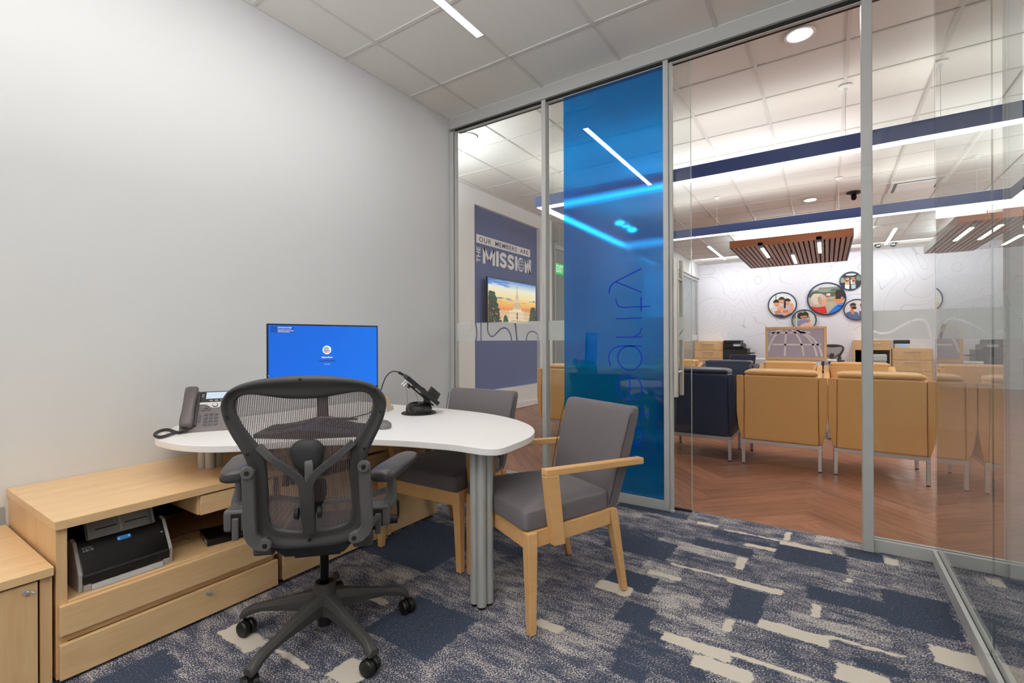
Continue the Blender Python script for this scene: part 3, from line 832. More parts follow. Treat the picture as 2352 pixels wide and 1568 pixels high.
# ---- second cabinet, further along the wall
c2 = thing('credenza', 'maple cabinet under the far end of the white desk behind the grey chairs', 'cabinet', (-2.54, 1.83, 0))
Y0, Y1 = -0.538, 0.545
obj('top', box(BM(), X0, 0.342, Y0 - 0.0185, Y1, 0.531, 0.5625), M_MAPLE, c2, 0.002)
obj('side_panel', box(BM(), X0, X1, Y1 - 0.03, Y1, 0.012, 0.5308), M_MAPLE_V, c2, 0.0015)
obj('side_panel', box(BM(), X0, X1 - 0.02, Y0 + 0.002, Y0 + 0.022, 0.012, 0.5308), M_MAPLE_V, c2, 0.0015)
obj('divider', box(BM(), X0 + 0.012, X1 + 0.018, 0.115, 0.143, 0.012, 0.5308), M_MAPLE_V, c2, 0.0015)
obj('back_panel', box(BM(), X0, X0 + 0.012, Y0 + 0.022, Y1 - 0.03, 0.012, 0.52), M_MAPLE, c2)
obj('door', box(BM(), X1 - 0.001, X1 + 0.018, Y0 + 0.002, -0.07, 0.02, 0.47), M_MAPLE, c2, 0.002)
for z0, z1 in ((0.27, 0.515), (0.02, 0.264)):
    obj('drawer', box(BM(), X1 - 0.001, X1 + 0.018, -0.066, 0.112, z0, z1), M_MAPLE, c2, 0.002)
obj('apron_panel', box(BM(), X1 - 0.06, X1 - 0.04, 0.1435, Y1 - 0.0305, 0.36, 0.522), M_MAPLE, c2, 0.0015)
obj('front_panel', box(BM(), X1 - 0.001, X1 + 0.018, 0.1435, Y1 - 0.001, 0.02, 0.40), M_MAPLE, c2, 0.002)
obj('plinth', box(BM(), X0 + 0.03, X1 - 0.03, Y0 + 0.02, Y1 - 0.02, 0.0003, 0.0118), M_DARK, c2)

# ---- low cabinet at the left edge
lcab = thing('low_cabinet', 'low maple cabinet with a keyed door at the left edge of the photo', 'cabinet', (-2.54, 0.11, 0))
obj('top', box(BM(), X0, 0.345, -0.46, 0.367, 0.383, 0.4128), M_MAPLE, lcab, 0.002)
obj('side_panel', box(BM(), X0, X1, 0.335, 0.366, 0.012, 0.3828), M_MAPLE_V, lcab, 0.0015)
obj('side_panel', box(BM(), X0, X1, -0.455, -0.425, 0.012, 0.3828), M_MAPLE_V, lcab, 0.0015)
obj('carcass', box(BM(), X0, X1 - 0.012, -0.4248, 0.3348, 0.012, 0.3825), M_DARK, lcab)
dr = obj('door', box(BM(), X1 - 0.0115, X1 + 0.008, -0.05, 0.329, 0.018, 0.376), M_MAPLE_V, lcab, 0.002)
obj('door', box(BM(), X1 - 0.0115, X1 + 0.008, -0.42, -0.054, 0.018, 0.376), M_MAPLE_V, lcab, 0.002)
lock(dr, (X1 + 0.0082, 0.30, 0.352), None)
obj('plinth', box(BM(), X0 + 0.03, X1 - 0.03, -0.4, 0.33, 0.0003, 0.0118), M_DARK, lcab)

# ---- desk: kidney top on column clusters
M_TOP = mat('white_desk_laminate', '#F6F2F0', 0.42)
M_EDGE = mat('desk_edge_band', '#D5D0CD', 0.5)
dk = thing('desk', 'white kidney shaped desk on a cluster of four grey columns', 'desk', (0, 0, 0))
ol = [(-2.86, 1.10), (-2.72, 0.99), (-2.615, 0.918), (-2.52, 0.892), (-2.368, 0.898), (-2.236, 0.934), (-2.11, 1.02), (-2.03, 1.135), (-1.93, 1.27), (-1.795, 1.385), (-1.627, 1.466), (-1.456, 1.518), (-1.329, 1.545), (-1.227, 1.548), (-1.158, 1.558), (-1.118, 1.60), (-1.118, 1.70), (-1.127, 1.80), (-1.15, 1.90), (-1.205, 2.01), (-1.31, 2.125), (-1.481, 2.235), (-1.70, 2.31), (-1.929, 2.335), (-2.149, 2.33), (-2.50, 2.30), (-2.86, 2.28)]
pts = [(p.x, p.y) for p in catmull([(a, b_, 0) for a, b_ in ol[:-1]], 5)] + [ol[-1]]
obj('desktop', prism(BM(), pts, 0.7052, 0.735), M_TOP, dk, 0.003)
M_COL = mat('column_aluminium', '#BFC0BD', 0.36, metal=0.3)
def cluster(cx, cy_, z0, z1, ang, floor=True):
    for k in range(4):
        a = ang + k * PI / 2
        x, y = cx + 0.0305 * math.cos(a), cy_ + 0.0305 * math.sin(a)
        c = obj('column', cyl(BM(), (x, y, z0), (x, y, z1), 0.0213, seg=24), M_COL, dk, smooth=False); smooth_angle(c)
        if floor: obj('foot', cyl(BM(), (x, y, 0), (x, y, 0.0118), 0.017, seg=16), M_BLACK, c)
    obj('column_core', cyl(BM(), (cx, cy_, z0 + 0.002), (cx, cy_, z1), 0.012, seg=10), M_DARK, dk)
cluster(-1.287, 1.683, 0.012, 0.7048, math.radians(-53))
cluster(-2.525, 1.115, 0.5635, 0.7048, math.radians(-25), False)
cluster(-2.45, 2.1, 0.5635, 0.7048, math.radians(-25), False)
obj('support_plate', box(BM(), -1.42, -1.16, 1.60, 1.77, 0.699, 0.7049), M_COL, dk)

# ---- monitor
M_MON = mat('monitor_black', '#101114', 0.35)
mn_a, mn_b = Vector((-2.324, 1.288, 0)), Vector((-2.191, 1.875, 0))
ux = (mn_b - mn_a).normalized(); nz = Vector((ux.y, -ux.x, 0)); mid = (mn_a + mn_b) / 2
mon = thing('monitor', 'computer monitor with a bright blue login screen behind the office chair', 'monitor', (mid.x, mid.y, 0.735), math.atan2(ux.y, ux.x))
# local: x along the screen, -y towards the user
MW, MT, MBt = 0.602, 0.532, 0.168
obj('bezel', box(BM(), -MW / 2, MW / 2, 0, 0.014, MBt, MT), M_MON, mon, 0.003)
obj('back_shell', hexa(BM(), [(-0.24, 0.0142, MBt + 0.03), (0.24, 0.0142, MBt + 0.03), (0.24, 0.0142, MT - 0.03), (-0.24, 0.0142, MT - 0.03), (-0.15, 0.05, MBt + 0.07), (0.15, 0.05, MBt + 0.07), (0.15, 0.05, MT - 0.09), (-0.15, 0.05, MT - 0.09)]), M_MON, mon, 0.004)
sx0, sx1, sz0, sz1 = -MW / 2 + 0.006, MW / 2 - 0.008, MBt + 0.016, MT - 0.007
def globe(cx, cz, r, fg, bgs):
    L_ = [(ell(cx, cz, r, r, 0, 32), fg)]
    n = 0
    for i in range(-2, 2):
        for j in range(-2, 2):
            q = []
            for (a, b_) in ((i, j), (i + 1, j), (i + 1, j + 1), (i, j + 1)):
                ins = 0.07
                a2 = a + (ins * 2 if a == i else -ins * 2); b2 = b_ + (ins * 2 if b_ == j else -ins * 2)
                lat = b2 * 0.62 * 0.78; lon = a2 * 0.62 * 0.85
                q.append((cx + r * 0.9 * math.sin(lon) * math.cos(lat), cz + r * 0.9 * math.sin(lat)))
            L_.append((q, bgs[n % len(bgs)] if isinstance(bgs, list) else bgs)); n += 1
    return L_
Wd, Ht = sx1 - sx0, sz1 - sz0
ss = lambda u, v: (sx0 + (u - 205) / (2160 - 205) * Wd, sz1 - (v - 122) / 1100.0 * Ht)
lay = [([(sx0, sz0), (sx1, sz0), (sx1, sz1), (sx0, sz1)], ['#0069E6', '#0073EE', '#0070E8', '#0063DC'])]
R_ = lambda u0, v0, u1, v1: [ss(u0, v1), ss(u1, v1), ss(u1, v0), ss(u0, v0)]
lay.append((R_(240, 145, 612, 245), '#0B4FB4'))
gx, gz = ss(1183, 540)
lay += globe(gx, gz, 0.0235, '#FFFFFF', ['#0F2F66', '#0F2F66', '#0F2F66', '#0F2F66', '#0F2F66', '#123A78', '#123A78', '#123A78', '#E0603A', '#123A78', '#123A78', '#123A78', '#E0603A', '#E0603A', '#C9D4E8', '#C9D4E8'])
lay.append((R_(1040, 718, 1332, 745), '#0A4FA8'))
cx_, cz_ = ss(262, 1040); lay.append((ell(cx_, cz_, 0.006, 0.006, 0, 16), '#FFFFFF'))
lay.append((R_(200, 935, 210, 950), '#FFFFFF')); lay.append((R_(300, 1040, 400, 1050), '#CFE3FF'))
scr = print_mesh('screen', lay, attrmat('screen_glow', emit=1.0, rough=0.25), mon, basis((0, -0.0008, 0), (1, 0, 0), (0, 0, 1), (0, -1, 0)), step=0.00006)
M_SCRTXT = emis('screen_text', '#FFFFFF', 1.0)
def scr_text(t, u0, v0, u1, v1, bold=0.0):
    a, b_ = ss(u0, v1), ss(u1, v0)
    bm = fit_text(t, a[0], b_[0], a[1], b_[1], 0.0002, bold)
    xform(bm, basis((0, -0.0021, 0), (1, 0, 0), (0, 0, 1), (0, -1, 0)))
    obj('screen_text', bm, M_SCRTXT, scr)
scr_text('Need Password Help?', 352, 150, 578, 172, 0.03)
scr_text('Scan the QR code with your', 352, 180, 572, 196, 0.02)
scr_text('mobile device to reset or unlock', 352, 204, 608, 220, 0.02)
scr_text('your network password', 352, 228, 545, 242, 0.02)
scr_text('Gibbons Dyson', 1085, 655, 1282, 688, 0.03)
scr_text('Sign-in options', 1138, 782, 1236, 796, 0.01)
obj('neck', box(BM(), -0.03, 0.03, 0.05, 0.075, 0.012, 0.34), M_MON, mon, 0.006)
for s in (-1, 1):
    bm = BM(); tube(bm, [(0, 0.06, 0.03), (s * 0.06, 0.02, 0.012), (s * 0.15, -0.05, 0.0095)], [0.014, 0.012, 0.009], 10, 0.6)
    obj('foot', bm, M_MON, mon, smooth=True)
obj('base', prism(BM(), ell(0, 0.07, 0.10, 0.06), 0.0003, 0.012), M_MON, mon, 0.003)

# ---- ergonomic keyboard
M_KB = mat('keyboard_black', '#1B1919', 0.55)
kb = thing('keyboard', 'black arched ergonomic keyboard on the white desk seen through the chair mesh', 'keyboard', (-2.055, 1.365, 0.7355), math.radians(36.5))
def kbz(x, y): return 0.016 + 0.026 * math.exp(-(x / 0.11) ** 2) + 0.05 * (y + 0.12)
ringsT = []
bm = BM(); nx, ny = 25, 7
def kbp(i, j, top):
    x = -0.235 + 0.47 * i / (nx - 1); a = x / 0.235
    yb = 0.125 + 0.04 * math.exp(-(x / 0.12) ** 2) * 1.2 - 0.03 * a * a
    yf = -0.12 - 0.02 * (1 - a * a) + 0.02 * abs(a)
    y = yf + (yb - yf) * j / (ny - 1)
    return (x, y, kbz(x, y) if top else 0.0)
T = [[bm.verts.new(kbp(i, j, True)) for j in range(ny)] for i in range(nx)]; Bt = [[bm.verts.new(kbp(i, j, False)) for j in range(ny)] for i in range(nx)]
for i in range(nx - 1):
    for j in range(ny - 1):
        bm.faces.new((T[i][j], T[i + 1][j], T[i + 1][j + 1], T[i][j + 1])); bm.faces.new((Bt[i][j], Bt[i][j + 1], Bt[i + 1][j + 1], Bt[i + 1][j]))
    bm.faces.new((T[i][0], Bt[i][0], Bt[i + 1][0], T[i + 1][0])); bm.faces.new((T[i][-1], T[i + 1][-1], Bt[i + 1][-1], Bt[i][-1]))
for j in range(ny - 1):
    bm.faces.new((T[0][j], T[0][j + 1], Bt[0][j + 1], Bt[0][j])); bm.faces.new((T[-1][j], Bt[-1][j], Bt[-1][j + 1], T[-1][j + 1]))
obj('body', bm, M_KB, kb, smooth=False)
bm = BM()
for r in range(5):
    for k in range(16):
        x = -0.2 + k * 0.0265; 
        if abs(x) < 0.016: continue
        y = -0.02 + r * 0.024 + 0.02 * math.exp(-(x / 0.12) ** 2); z = kbz(x, y)
        box(bm, x - 0.0105, x + 0.0105, y - 0.008, y + 0.008, z - 0.002, z + 0.006)
ks = obj('keys', bm, M_BLACK, kb, 0.0015); ks['kind'] = 'stuff'
bm = BM(); box(bm, -0.02, 0.12, 0.137, 0.142, 0.052, 0.056)
obj('status_strip', bm, mat('pale_mark', '#C9C4C0', 0.5), kb)

# ---- mouse
ms = thing('mouse', 'dark grey wireless computer mouse on the white desk right of the office chair', 'mouse', (-1.90, 1.655, 0.735), math.radians(150))
bm = BM(); rg = []
for t, wd, hh in ((-0.055, 0.012, 0.006), (-0.045, 0.025, 0.022), (-0.02, 0.032, 0.036), (0.01, 0.031, 0.037), (0.035, 0.029, 0.028), (0.052, 0.022, 0.014), (0.057, 0.012, 0.006)):
    rg.append([(t * 1.25, 1.25 * wd * math.cos(a) * (1 if math.sin(a) > -0.1 else 1.0), max(0.0005, hh * (0.45 + 0.55 * math.sin(a)) if math.sin(a) > -0.75 else 0.0005)) for a in [2 * PI * k / 16 for k in range(16)]])
obj('shell', loft(bm, rg), mat('mouse_grey', '#6A6668', 0.4), ms, smooth=True)
obj('scroll_wheel', cyl(BM(), (0.028, -0.004, 0.032), (0.028, 0.004, 0.032), 0.008), M_BLACK, ms)

# ---- card holder
ch = thing('card_holder', 'small beige wedge card holder on the white desk behind the office chair', 'holder', (-2.355, 2.04, 0.735), math.radians(25))
M_BEIGE = mat('beige_wood', '#D3B789', 0.4)
obj('wedge', prism(BM(), [(-0.05, 0), (0.05, 0), (0.022, 0.085), (-0.02, 0.085)], -0.06, 0.06, 'y'), M_BEIGE, ch, 0.002)
bm = BM(); hexa(bm, [(0.05, -0.055, 0.0), (0.062, -0.055, 0.0), (0.062, 0.055, 0.0), (0.05, 0.055, 0.0), (0.048, -0.055, 0.03), (0.056, -0.055, 0.03), (0.056, 0.055, 0.03), (0.048, 0.055, 0.03)])
obj('card_ledge', bm, mat('clear_acrylic', '#D9D4C8', 0.15), ch)

# ---- desk phone
M_PH = mat('phone_grey', '#6F6668', 0.45); M_PHD = mat('phone_dark', '#3A3638', 0.45)
pa, pb = Vector((-2.631, 1.023, 0)), Vector((-2.519, 1.202, 0))
pang = math.atan2(pb.y - pa.y, pb.x - pa.x)
ph = thing('desk_phone', 'grey office desk phone with a lit display on the left end of the desk', 'phone', (pa.x + 0.0254, pa.y - 0.0159, 0.7352), pang)
PWd = 0.235
TA = math.radians(46)      # slope of the face
def face(x, s, o=0.0):     # s = distance up the sloping face, o = offset out of it
    s *= 1.1
    return (x, 0.012 + s * math.cos(TA) - o * math.sin(TA), 0.018 + s * math.sin(TA) + o * math.cos(TA))
FL = 0.2255
obj('body', prism(BM(), [(0.0, 0.0), (0.012, 0.018), (0.012 + FL * math.cos(TA), 0.018 + FL * math.sin(TA)), (0.03 + FL * math.cos(TA), 0.01 + FL * math.sin(TA)), (0.10, 0.02), (0.10, 0.0)], 0.0, PWd, 'x'), M_PH, ph, 0.004)
def fbox(x0, x1, s0, s1, o0, o1, bm=None):
    bm = bm or BM()
    return hexa(bm, [face(x0, s0, o0), face(x1, s0, o0), face(x1, s1, o0), face(x0, s1, o0), face(x0, s0, o1), face(x1, s0, o1), face(x1, s1, o1), face(x0, s1, o1)])
obj('display_panel', fbox(0.07, 0.232, 0.142, 0.204, 0.0003, 0.004), M_BLACK, ph, 0.0015)
obj('screen', fbox(0.095, 0.195, 0.16, 0.198, 0.0042, 0.0048), emis('phone_screen', '#D5E4F2', 1.0), ph)
obj('trim_band', fbox(0.066, 0.234, 0.128, 0.141, 0.0003, 0.004), mat('silver_trim', '#D8D4D3', 0.35, metal=0.2), ph, 0.002)
bm = BM(); xs = [0.097, 0.11, 0.123, 0.14, 0.157, 0.17, 0.182]
lo = [face(x, 0.1285, 0.0003) for x in xs] + [face(x, 0.1285 - dv, 0.0003) for x, dv in zip(reversed(xs), (0, 0.008, 0.02, 0.024, 0.02, 0.008, 0))]
hi = [face(x, 0.1285, 0.004) for x in xs] + [face(x, 0.1285 - dv, 0.004) for x, dv in zip(reversed(xs), (0, 0.008, 0.02, 0.024, 0.02, 0.008, 0))]
loft(bm, [lo, hi]); obj('trim_bulge', bm, MATS['silver_trim'], ph)
bm = BM(); c0, c1 = Vector(face(0.14, 0.121, 0.004)), Vector(face(0.14, 0.121, 0.008)); cyl(bm, c0, c1, 0.0125, seg=20); obj('navigation_ring', bm, M_PHD, ph)
bm = BM(); cyl(bm, Vector(face(0.14, 0.121, 0.0078)), Vector(face(0.14, 0.121, 0.0095)), 0.0098, seg=20); obj('navigation_button', bm, MATS['silver_trim'], ph)
key = None
M_KEY = mat('phone_key', '#56505A', 0.4)
def key_at(x, s, wd=0.008, hh=0.0058):
    bm = fbox(x - wd, x + wd, s - hh, s + hh, 0.0003, 0.0035)
    return obj('key', bm, M_KEY, ph, 0.001)
for r in range(4):
    for c in range(3): key_at(0.106 + c * 0.022, 0.072 - r * 0.0185)
for x, s in ((0.092, 0.098), (0.103, 0.112), (0.114, 0.099), (0.178, 0.104), (0.19, 0.117), (0.202, 0.105), (0.197, 0.07), (0.197, 0.056), (0.197, 0.042)): key_at(x, s)
obj('volume_key', fbox(0.077, 0.085, 0.03, 0.068, 0.0003, 0.004), M_KEY, ph, 0.001)
for k in range(4): obj('soft_key', fbox(0.112 + k * 0.024, 0.126 + k * 0.024, 0.147, 0.1505, 0.0042, 0.006), MATS['silver_trim'], ph)
for s in (0.182, 0.172): obj('soft_key', fbox(0.076, 0.085, s, s + 0.003, 0.0042, 0.006), MATS['silver_trim'], ph)
# handset cradle + handset
obj('cradle', fbox(0.002, 0.07, 0.01, 0.20, 0.0003, 0.012), M_PHD, ph, 0.003)
bm = BM(); rg = []
for s, wd, o0, o1 in ((-0.006, 0.022, 0.014, 0.032), (0.002, 0.028, 0.0125, 0.042), (0.03, 0.030, 0.0125, 0.046), (0.07, 0.026, 0.02, 0.052), (0.12, 0.026, 0.022, 0.054), (0.17, 0.029, 0.0125, 0.05), (0.205, 0.029, 0.0125, 0.044), (0.216, 0.022, 0.016, 0.034)):
    ring = []
    for k in range(16):
        a = 2 * PI * k / 16
        ex = lambda v: math.copysign(abs(v) ** 0.6, v)
        ring.append(face(0.033 + wd * ex(math.cos(a)), s, (o0 + o1) / 2 + (o1 - o0) / 2 * ex(math.sin(a))))
    rg.append(ring)
obj('handset', loft(bm, rg), mat('handset_grey', '#5D5354', 0.36), ph, smooth=True)
# coiled cord, from the handset's foot round to the left
path = catmull([(0.033, -0.004, 0.018), (0.012, -0.03, 0.009), (-0.022, 0.02, 0.009), (-0.05, 0.075, 0.009), (-0.074, 0.088, 0.009), (-0.088, 0.04, 0.009), (-0.082, -0.04, 0.009), (-0.056, -0.108, 0.009), (-0.038, -0.115, 0.009), (-0.026, -0.085, 0.009), (-0.008, -0.028, 0.009)], 48)
hp = []
for i, p in enumerate(path):
    d = (path[min(i + 1, len(path) - 1)] - path[max(i - 1, 0)]).normalized(); a, b_ = frame_of(d); t = i * 0.85
    hp.append(p + a * 0.0058 * math.cos(t) + b_ * 0.0058 * math.sin(t))
obj('coiled_cord', tube(BM(), hp, 0.0021, 5), M_PHD, ph, smooth=True)

# ---- tablet terminal on a puck stand (faces the visitors)
tb = thing('tablet_stand', 'black tilted payment tablet with card reader on a round suction stand', 'tablet', (-2.08, 2.095, 0.735), math.radians(51))
# local x points to the visitors, y away from the camera side
obj('base_disc', lathe(BM(), [(0.105, 0.0003), (0.106, 0.004), (0.1, 0.008), (0.06, 0.009)], 40), M_BLACK, tb)
obj('puck', lathe(BM(), [(0.078, 0.009), (0.08, 0.03), (0.075, 0.05), (0.058, 0.064), (0.05, 0.066), (0.045, 0.052)], 32), mat('puck_black', '#1D1B1B', 0.4), tb)
def P2(s, o): # along the tablet from upper-left to lower-right
    ca_, sa_ = math.cos(math.radians(-41.5)), math.sin(math.radians(-41.5))
    return (0.012 + s * ca_ - o * sa_, 0.145 + s * sa_ + o * ca_)
def pl(s0, s1, o0, o1): return [P2(s0, o0), P2(s1, o0), P2(s1, o1), P2(s0, o1)]
obj('tablet_case', prism(BM(), pl(-0.125, 0.127, -0.012, 0.014), -0.095, 0.095, 'y'), M_BLACK, tb, 0.004)
obj('tablet_screen', prism(BM(), pl(-0.115, 0.05, 0.0142, 0.016), -0.085, 0.085, 'y'), mat('dark_glass', '#0A0B0D', 0.08), tb)
obj('bracket', prism(BM(), pl(-0.085, 0.12, -0.03, -0.02), -0.03, 0.03, 'y'), M_BLACK, tb, 0.002)
obj('bracket_clip', prism(BM(), pl(-0.075, -0.06, -0.042, -0.0302), -0.02, 0.02, 'y'), M_BLACK, tb, 0.001)
for s in (-0.05, 0.02, 0.07): obj('spacer', prism(BM(), pl(s, s + 0.012, -0.0198, -0.0122), -0.05, 0.05, 'y'), M_BLACK, tb)
obj('card_reader', prism(BM(), [P2(0.048, 0.0142), P2(0.115, 0.0142), P2(0.105, 0.056), P2(0.04, 0.056)], -0.04, 0.04, 'y'), mat('reader_black', '#252424', 0.5), tb, 0.003)
nk = obj('neck', prism(BM(), [(0.03, 0.0), (0.075, -0.005), (0.06, 0.055), (0.045, 0.085), (0.03, 0.105), (0.012, 0.105), (0.028, 0.05)], -0.018, 0.018, 'y'), M_BLACK, tb, 0.003)
nk.location.z = 0.052
for s in (-0.112, -0.098):
    bm = BM(); a, b_ = P2(s, -0.012), P2(s - 0.004, -0.05); cyl(bm, (a[0], -0.06, a[1]), (b_[0], -0.06, b_[1]), 0.003, seg=8); obj('hook', bm, M_CHROME, tb)
a = P2(-0.11, -0.02); b_ = P2(-0.02, -0.034)
obj('tether', tube(BM(), catmull([(a[0], -0.03, a[1]), (-0.075, -0.05, 0.12), (-0.072, -0.055, 0.05), (-0.06, -0.07, 0.015), (-0.03, -0.075, 0.022), (-0.01, -0.06, 0.07), (b_[0], -0.035, b_[1])], 8), 0.0014, 6), mat('cord_grey', '#6B6868', 0.5), tb)
a = P2(-0.127, 0.002)
cp = [(a[0], -0.02, a[1]), (a[0] - 0.03, -0.02, a[1] + 0.02), (a[0] - 0.075, -0.02, a[1] + 0.03), (a[0] - 0.115, -0.02, a[1] - 0.005), (a[0] - 0.145, -0.02, a[1] - 0.085), (a[0] - 0.19, -0.03, 0.035), (a[0] - 0.26, -0.06, 0.012), (a[0] - 0.33, -0.11, 0.008)]
cb = obj('cable', tube(BM(), catmull(cp, 8), 0.0032, 8), M_BLACK, tb, smooth=True)
d = Vector((a[0] - 0.04, -0.02, a[1] + 0.024)); e = Vector((a[0] - 0.012, -0.02, a[1] + 0.008))
obj('ferrite', cyl(BM(), d, e, 0.008, seg=12), M_BLACK, tb)

# ---- document scanner on the shelf
sc = thing('scanner', 'black and grey document scanner with raised paper tray on the credenza shelf', 'scanner', (-2.243, 0.552, 0.2722), math.radians(90.5))
# local x runs along the shelf (width), local y goes towards the wall
SW = 0.295
prof = [(0.0, 0.0), (0.0, 0.062), (0.068, 0.165), (0.10, 0.172), (0.15, 0.15), (0.16, 0.0)]
M_SCG = mat('scanner_grey', '#A9A5A2', 0.5); M_SCB = mat('scanner_black', '#060606', 0.22)
obj('side_cheek', prism(BM(), prof, 0.0, 0.012, 'x'), M_SCG, sc, 0.003)
obj('side_cheek', prism(BM(), prof, SW - 0.012, SW, 'x'), M_SCG, sc, 0.003)
obj('body', prism(BM(), [(0.004, 0.03), (0.002, 0.06), (0.069, 0.161), (0.10, 0.168), (0.148, 0.148), (0.158, 0.002), (0.03, 0.002)], 0.0122, SW - 0.0122, 'x'), M_SCB, sc, 0.002)
obj('feed_lip', prism(BM(), [(-0.004, 0.024), (0.0035, 0.024), (0.0015, 0.062), (-0.006, 0.055)], 0.0125, SW - 0.0125, 'x'), M_BLACK, sc, 0.002)
obj('exit_tray', prism(BM(), [(-0.012, 0.0003), (0.028, 0.0003), (0.0295, 0.022), (-0.004, 0.018)], 0.035, SW - 0.035, 'x'), mat('scanner_pale', '#B9B6B6', 0.5), sc, 0.002)
for x0 in (0.0125, SW - 0.0345): obj('foot_block', box(BM(), x0, x0 + 0.022, -0.003, 0.028, 0.0003, 0.03), M_SCG, sc, 0.002)
def tr(s, o): # tray leaning back
    a = math.radians(62)
    return (0.072 + s * math.cos(a) - o * math.sin(a), 0.166 + s * math.sin(a) + o * math.cos(a))
tp = lambda s0, s1, o0, o1: [tr(s0, o0), tr(s1, o0), tr(s1, o1), tr(s0, o1)]
obj('paper_tray', prism(BM(), tp(-0.012, 0.082, -0.004, 0.0), 0.04, SW - 0.04, 'x'), mat('tray_grey', '#8F8D8C', 0.55), sc, 0.002)
for x0, x1 in ((0.042, 0.05), (SW - 0.05, SW - 0.042)): obj('paper_guide', prism(BM(), tp(-0.008, 0.08, 0.0002, 0.018), x0, x1, 'x'), MATS['tray_grey'], sc, 0.001)
for x0, x1 in ((0.07, 0.135), (0.16, 0.235)): obj('slot', prism(BM(), tp(0.024, 0.028, 0.0002, 0.0012), x0, x1, 'x'), M_BLACK, sc)
obj('hinge', prism(BM(), tp(0.0, 0.08, 0.0002, 0.002), SW / 2 - 0.004, SW / 2 + 0.004, 'x'), M_SCG, sc)
# face of the scanner: lcd and lettering
sl = math.atan2(0.101, 0.067)
fM = basis((0, 0.002, 0.06), (1, 0, 0), (0, math.cos(sl), math.sin(sl)), (0, -math.sin(sl), math.cos(sl)))
print_mesh('lcd', [(rrect(0.128, 0.172, 0.088, 0.104, 0.005), '#2B7DC0'), (rect(0.131, 0.137, 0.093, 0.097), '#CFE6F7'), (rect(0.163, 0.169, 0.096, 0.1), '#CFE6F7')], attrmat('lcd_glow', emit=0.55), sc, fM @ Matrix.Translation((0, 0, 0.0012)), step=0.0001)
M_PALEINK = mat('pale_ink', '#C8C8C8', 0.5)
bm = fit_text('RICOH', 0.024, 0.052, 0.093, 0.0975, 0.0002); xform(bm, fM @ Matrix.Translation((0, 0, 0.0012))); obj('lettering', bm, M_PALEINK, sc)
bm = fit_text('fi-8170', 0.024, 0.055, 0.08, 0.09, 0.0002); xform(bm, fM @ Matrix.Translation((0, 0, 0.0012))); obj('lettering', bm, M_PALEINK, sc)
bm = BM(); prism(bm, ell(0.272, 0.074, 0.004, 0.003), 0.0008, 0.0016); xform(bm, fM); obj('button', bm, M_SCG, sc)

# ---- small network box and its cable
nb = thing('network_box', 'small flat black computer box on the credenza shelf behind the chair arm', 'computer', (-2.33, 1.10, 0.2722), math.radians(78))
obj('case', box(BM(), -0.095, 0.095, -0.075, 0.075, 0.0003, 0.034), M_SCB, nb, 0.003)
for x, wd in ((-0.07, 0.008), (-0.05, 0.006), (-0.03, 0.01), (0.02, 0.004)):
    obj('port', box(BM(), -0.0956, -0.0952, x - wd / 2, x + wd / 2, 0.01, 0.022), M_PALEINK, nb)
cbl = thing('usb_cable', 'thin grey cable on the credenza shelf between scanner and black box', 'cable', (0, 0, 0))
obj('cord', tube(BM(), catmull([(-2.37, 0.865, 0.30), (-2.44, 0.92, 0.2765), (-2.45, 0.97, 0.2762), (-2.43, 0.985, 0.2765)], 8), 0.0028, 6), mat('cord_light', '#8E8C8A', 0.5), cbl, smooth=True)
obj('cord', tube(BM(), catmull([(-2.41, 0.86, 0.29), (-2.48, 0.9, 0.276), (-2.52, 1.0, 0.276), (-2.5, 1.09, 0.276)], 8), 0.0025, 6), MATS['cord_light'], cbl, smooth=True)
# ================================================================ CHAIRS
# ---- mesh-backed task chair; local: x right, y forward, origin under the column
M_FR = mat('chair_graphite', '#403E3D', 0.5); M_FRL = mat('chair_graphite_light', '#5C5A59', 0.42); M_PAD = mat('arm_pad_black', '#454142', 0.34)
def mesh_mat(name, pitch, openf, col):
    m = bpy.data.materials.new(name); m.use_nodes = True
    nt = m.node_tree; nt.nodes.clear(); L = nt.links.new
    o = nt.nodes.new('ShaderNodeOutputMaterial'); d = nt.nodes.new('ShaderNodeBsdfPrincipled'); t = nt.nodes.new('ShaderNodeBsdfTransparent')
    d.inputs['Base Color'].default_value = lin(col); d.inputs['Roughness'].default_value = 0.55
    tc = nt.nodes.new('ShaderNodeTexCoord'); sp = nt.nodes.new('ShaderNodeSeparateXYZ'); L(tc.outputs['Object'], sp.inputs[0])
    def stripe(sock, p, lo, hi):
        a = nt.nodes.new('ShaderNodeMath'); a.operation = 'PINGPONG'; a.inputs[1].default_value = p / 2
        L(sock, a.inputs[0])
        r = nt.nodes.new('ShaderNodeMapRange'); r.inputs[1].default_value = p / 2 * lo; r.inputs[2].default_value = p / 2 * hi
        L(a.outputs[0], r.inputs[0]); return r.outputs[0]
    s1 = stripe(sp.outputs[0], pitch, openf - 0.06, openf + 0.06)       # vertical strands
    s2 = stripe(sp.outputs[2], 0.0032, 0.60, 0.75)                     # fine cross strands
    mx = nt.nodes.new('ShaderNodeMath'); mx.operation = 'MAXIMUM'
    m2 = nt.nodes.new('ShaderNodeMath'); m2.operation = 'MULTIPLY'; m2.inputs[1].default_value = 0.5
    L(s2, m2.inputs[0]); L(s1, mx.inputs[0]); L(m2.outputs[0], mx.inputs[1])
    ms = nt.nodes.new('ShaderNodeMixShader'); L(mx.outputs[0], ms.inputs[0]); L(t.outputs[0], ms.inputs[1]); L(d.outputs[0], ms.inputs[2]); L(ms.outputs[0], o.inputs[0])
    MATS[name] = m; return m
M_PELL = mesh_mat('pellicle_weave', 0.0056, 0.50, '#6B5E5C')
M_PELLS = mesh_mat('pellicle_seat', 0.004, 0.3, '#4E4647')

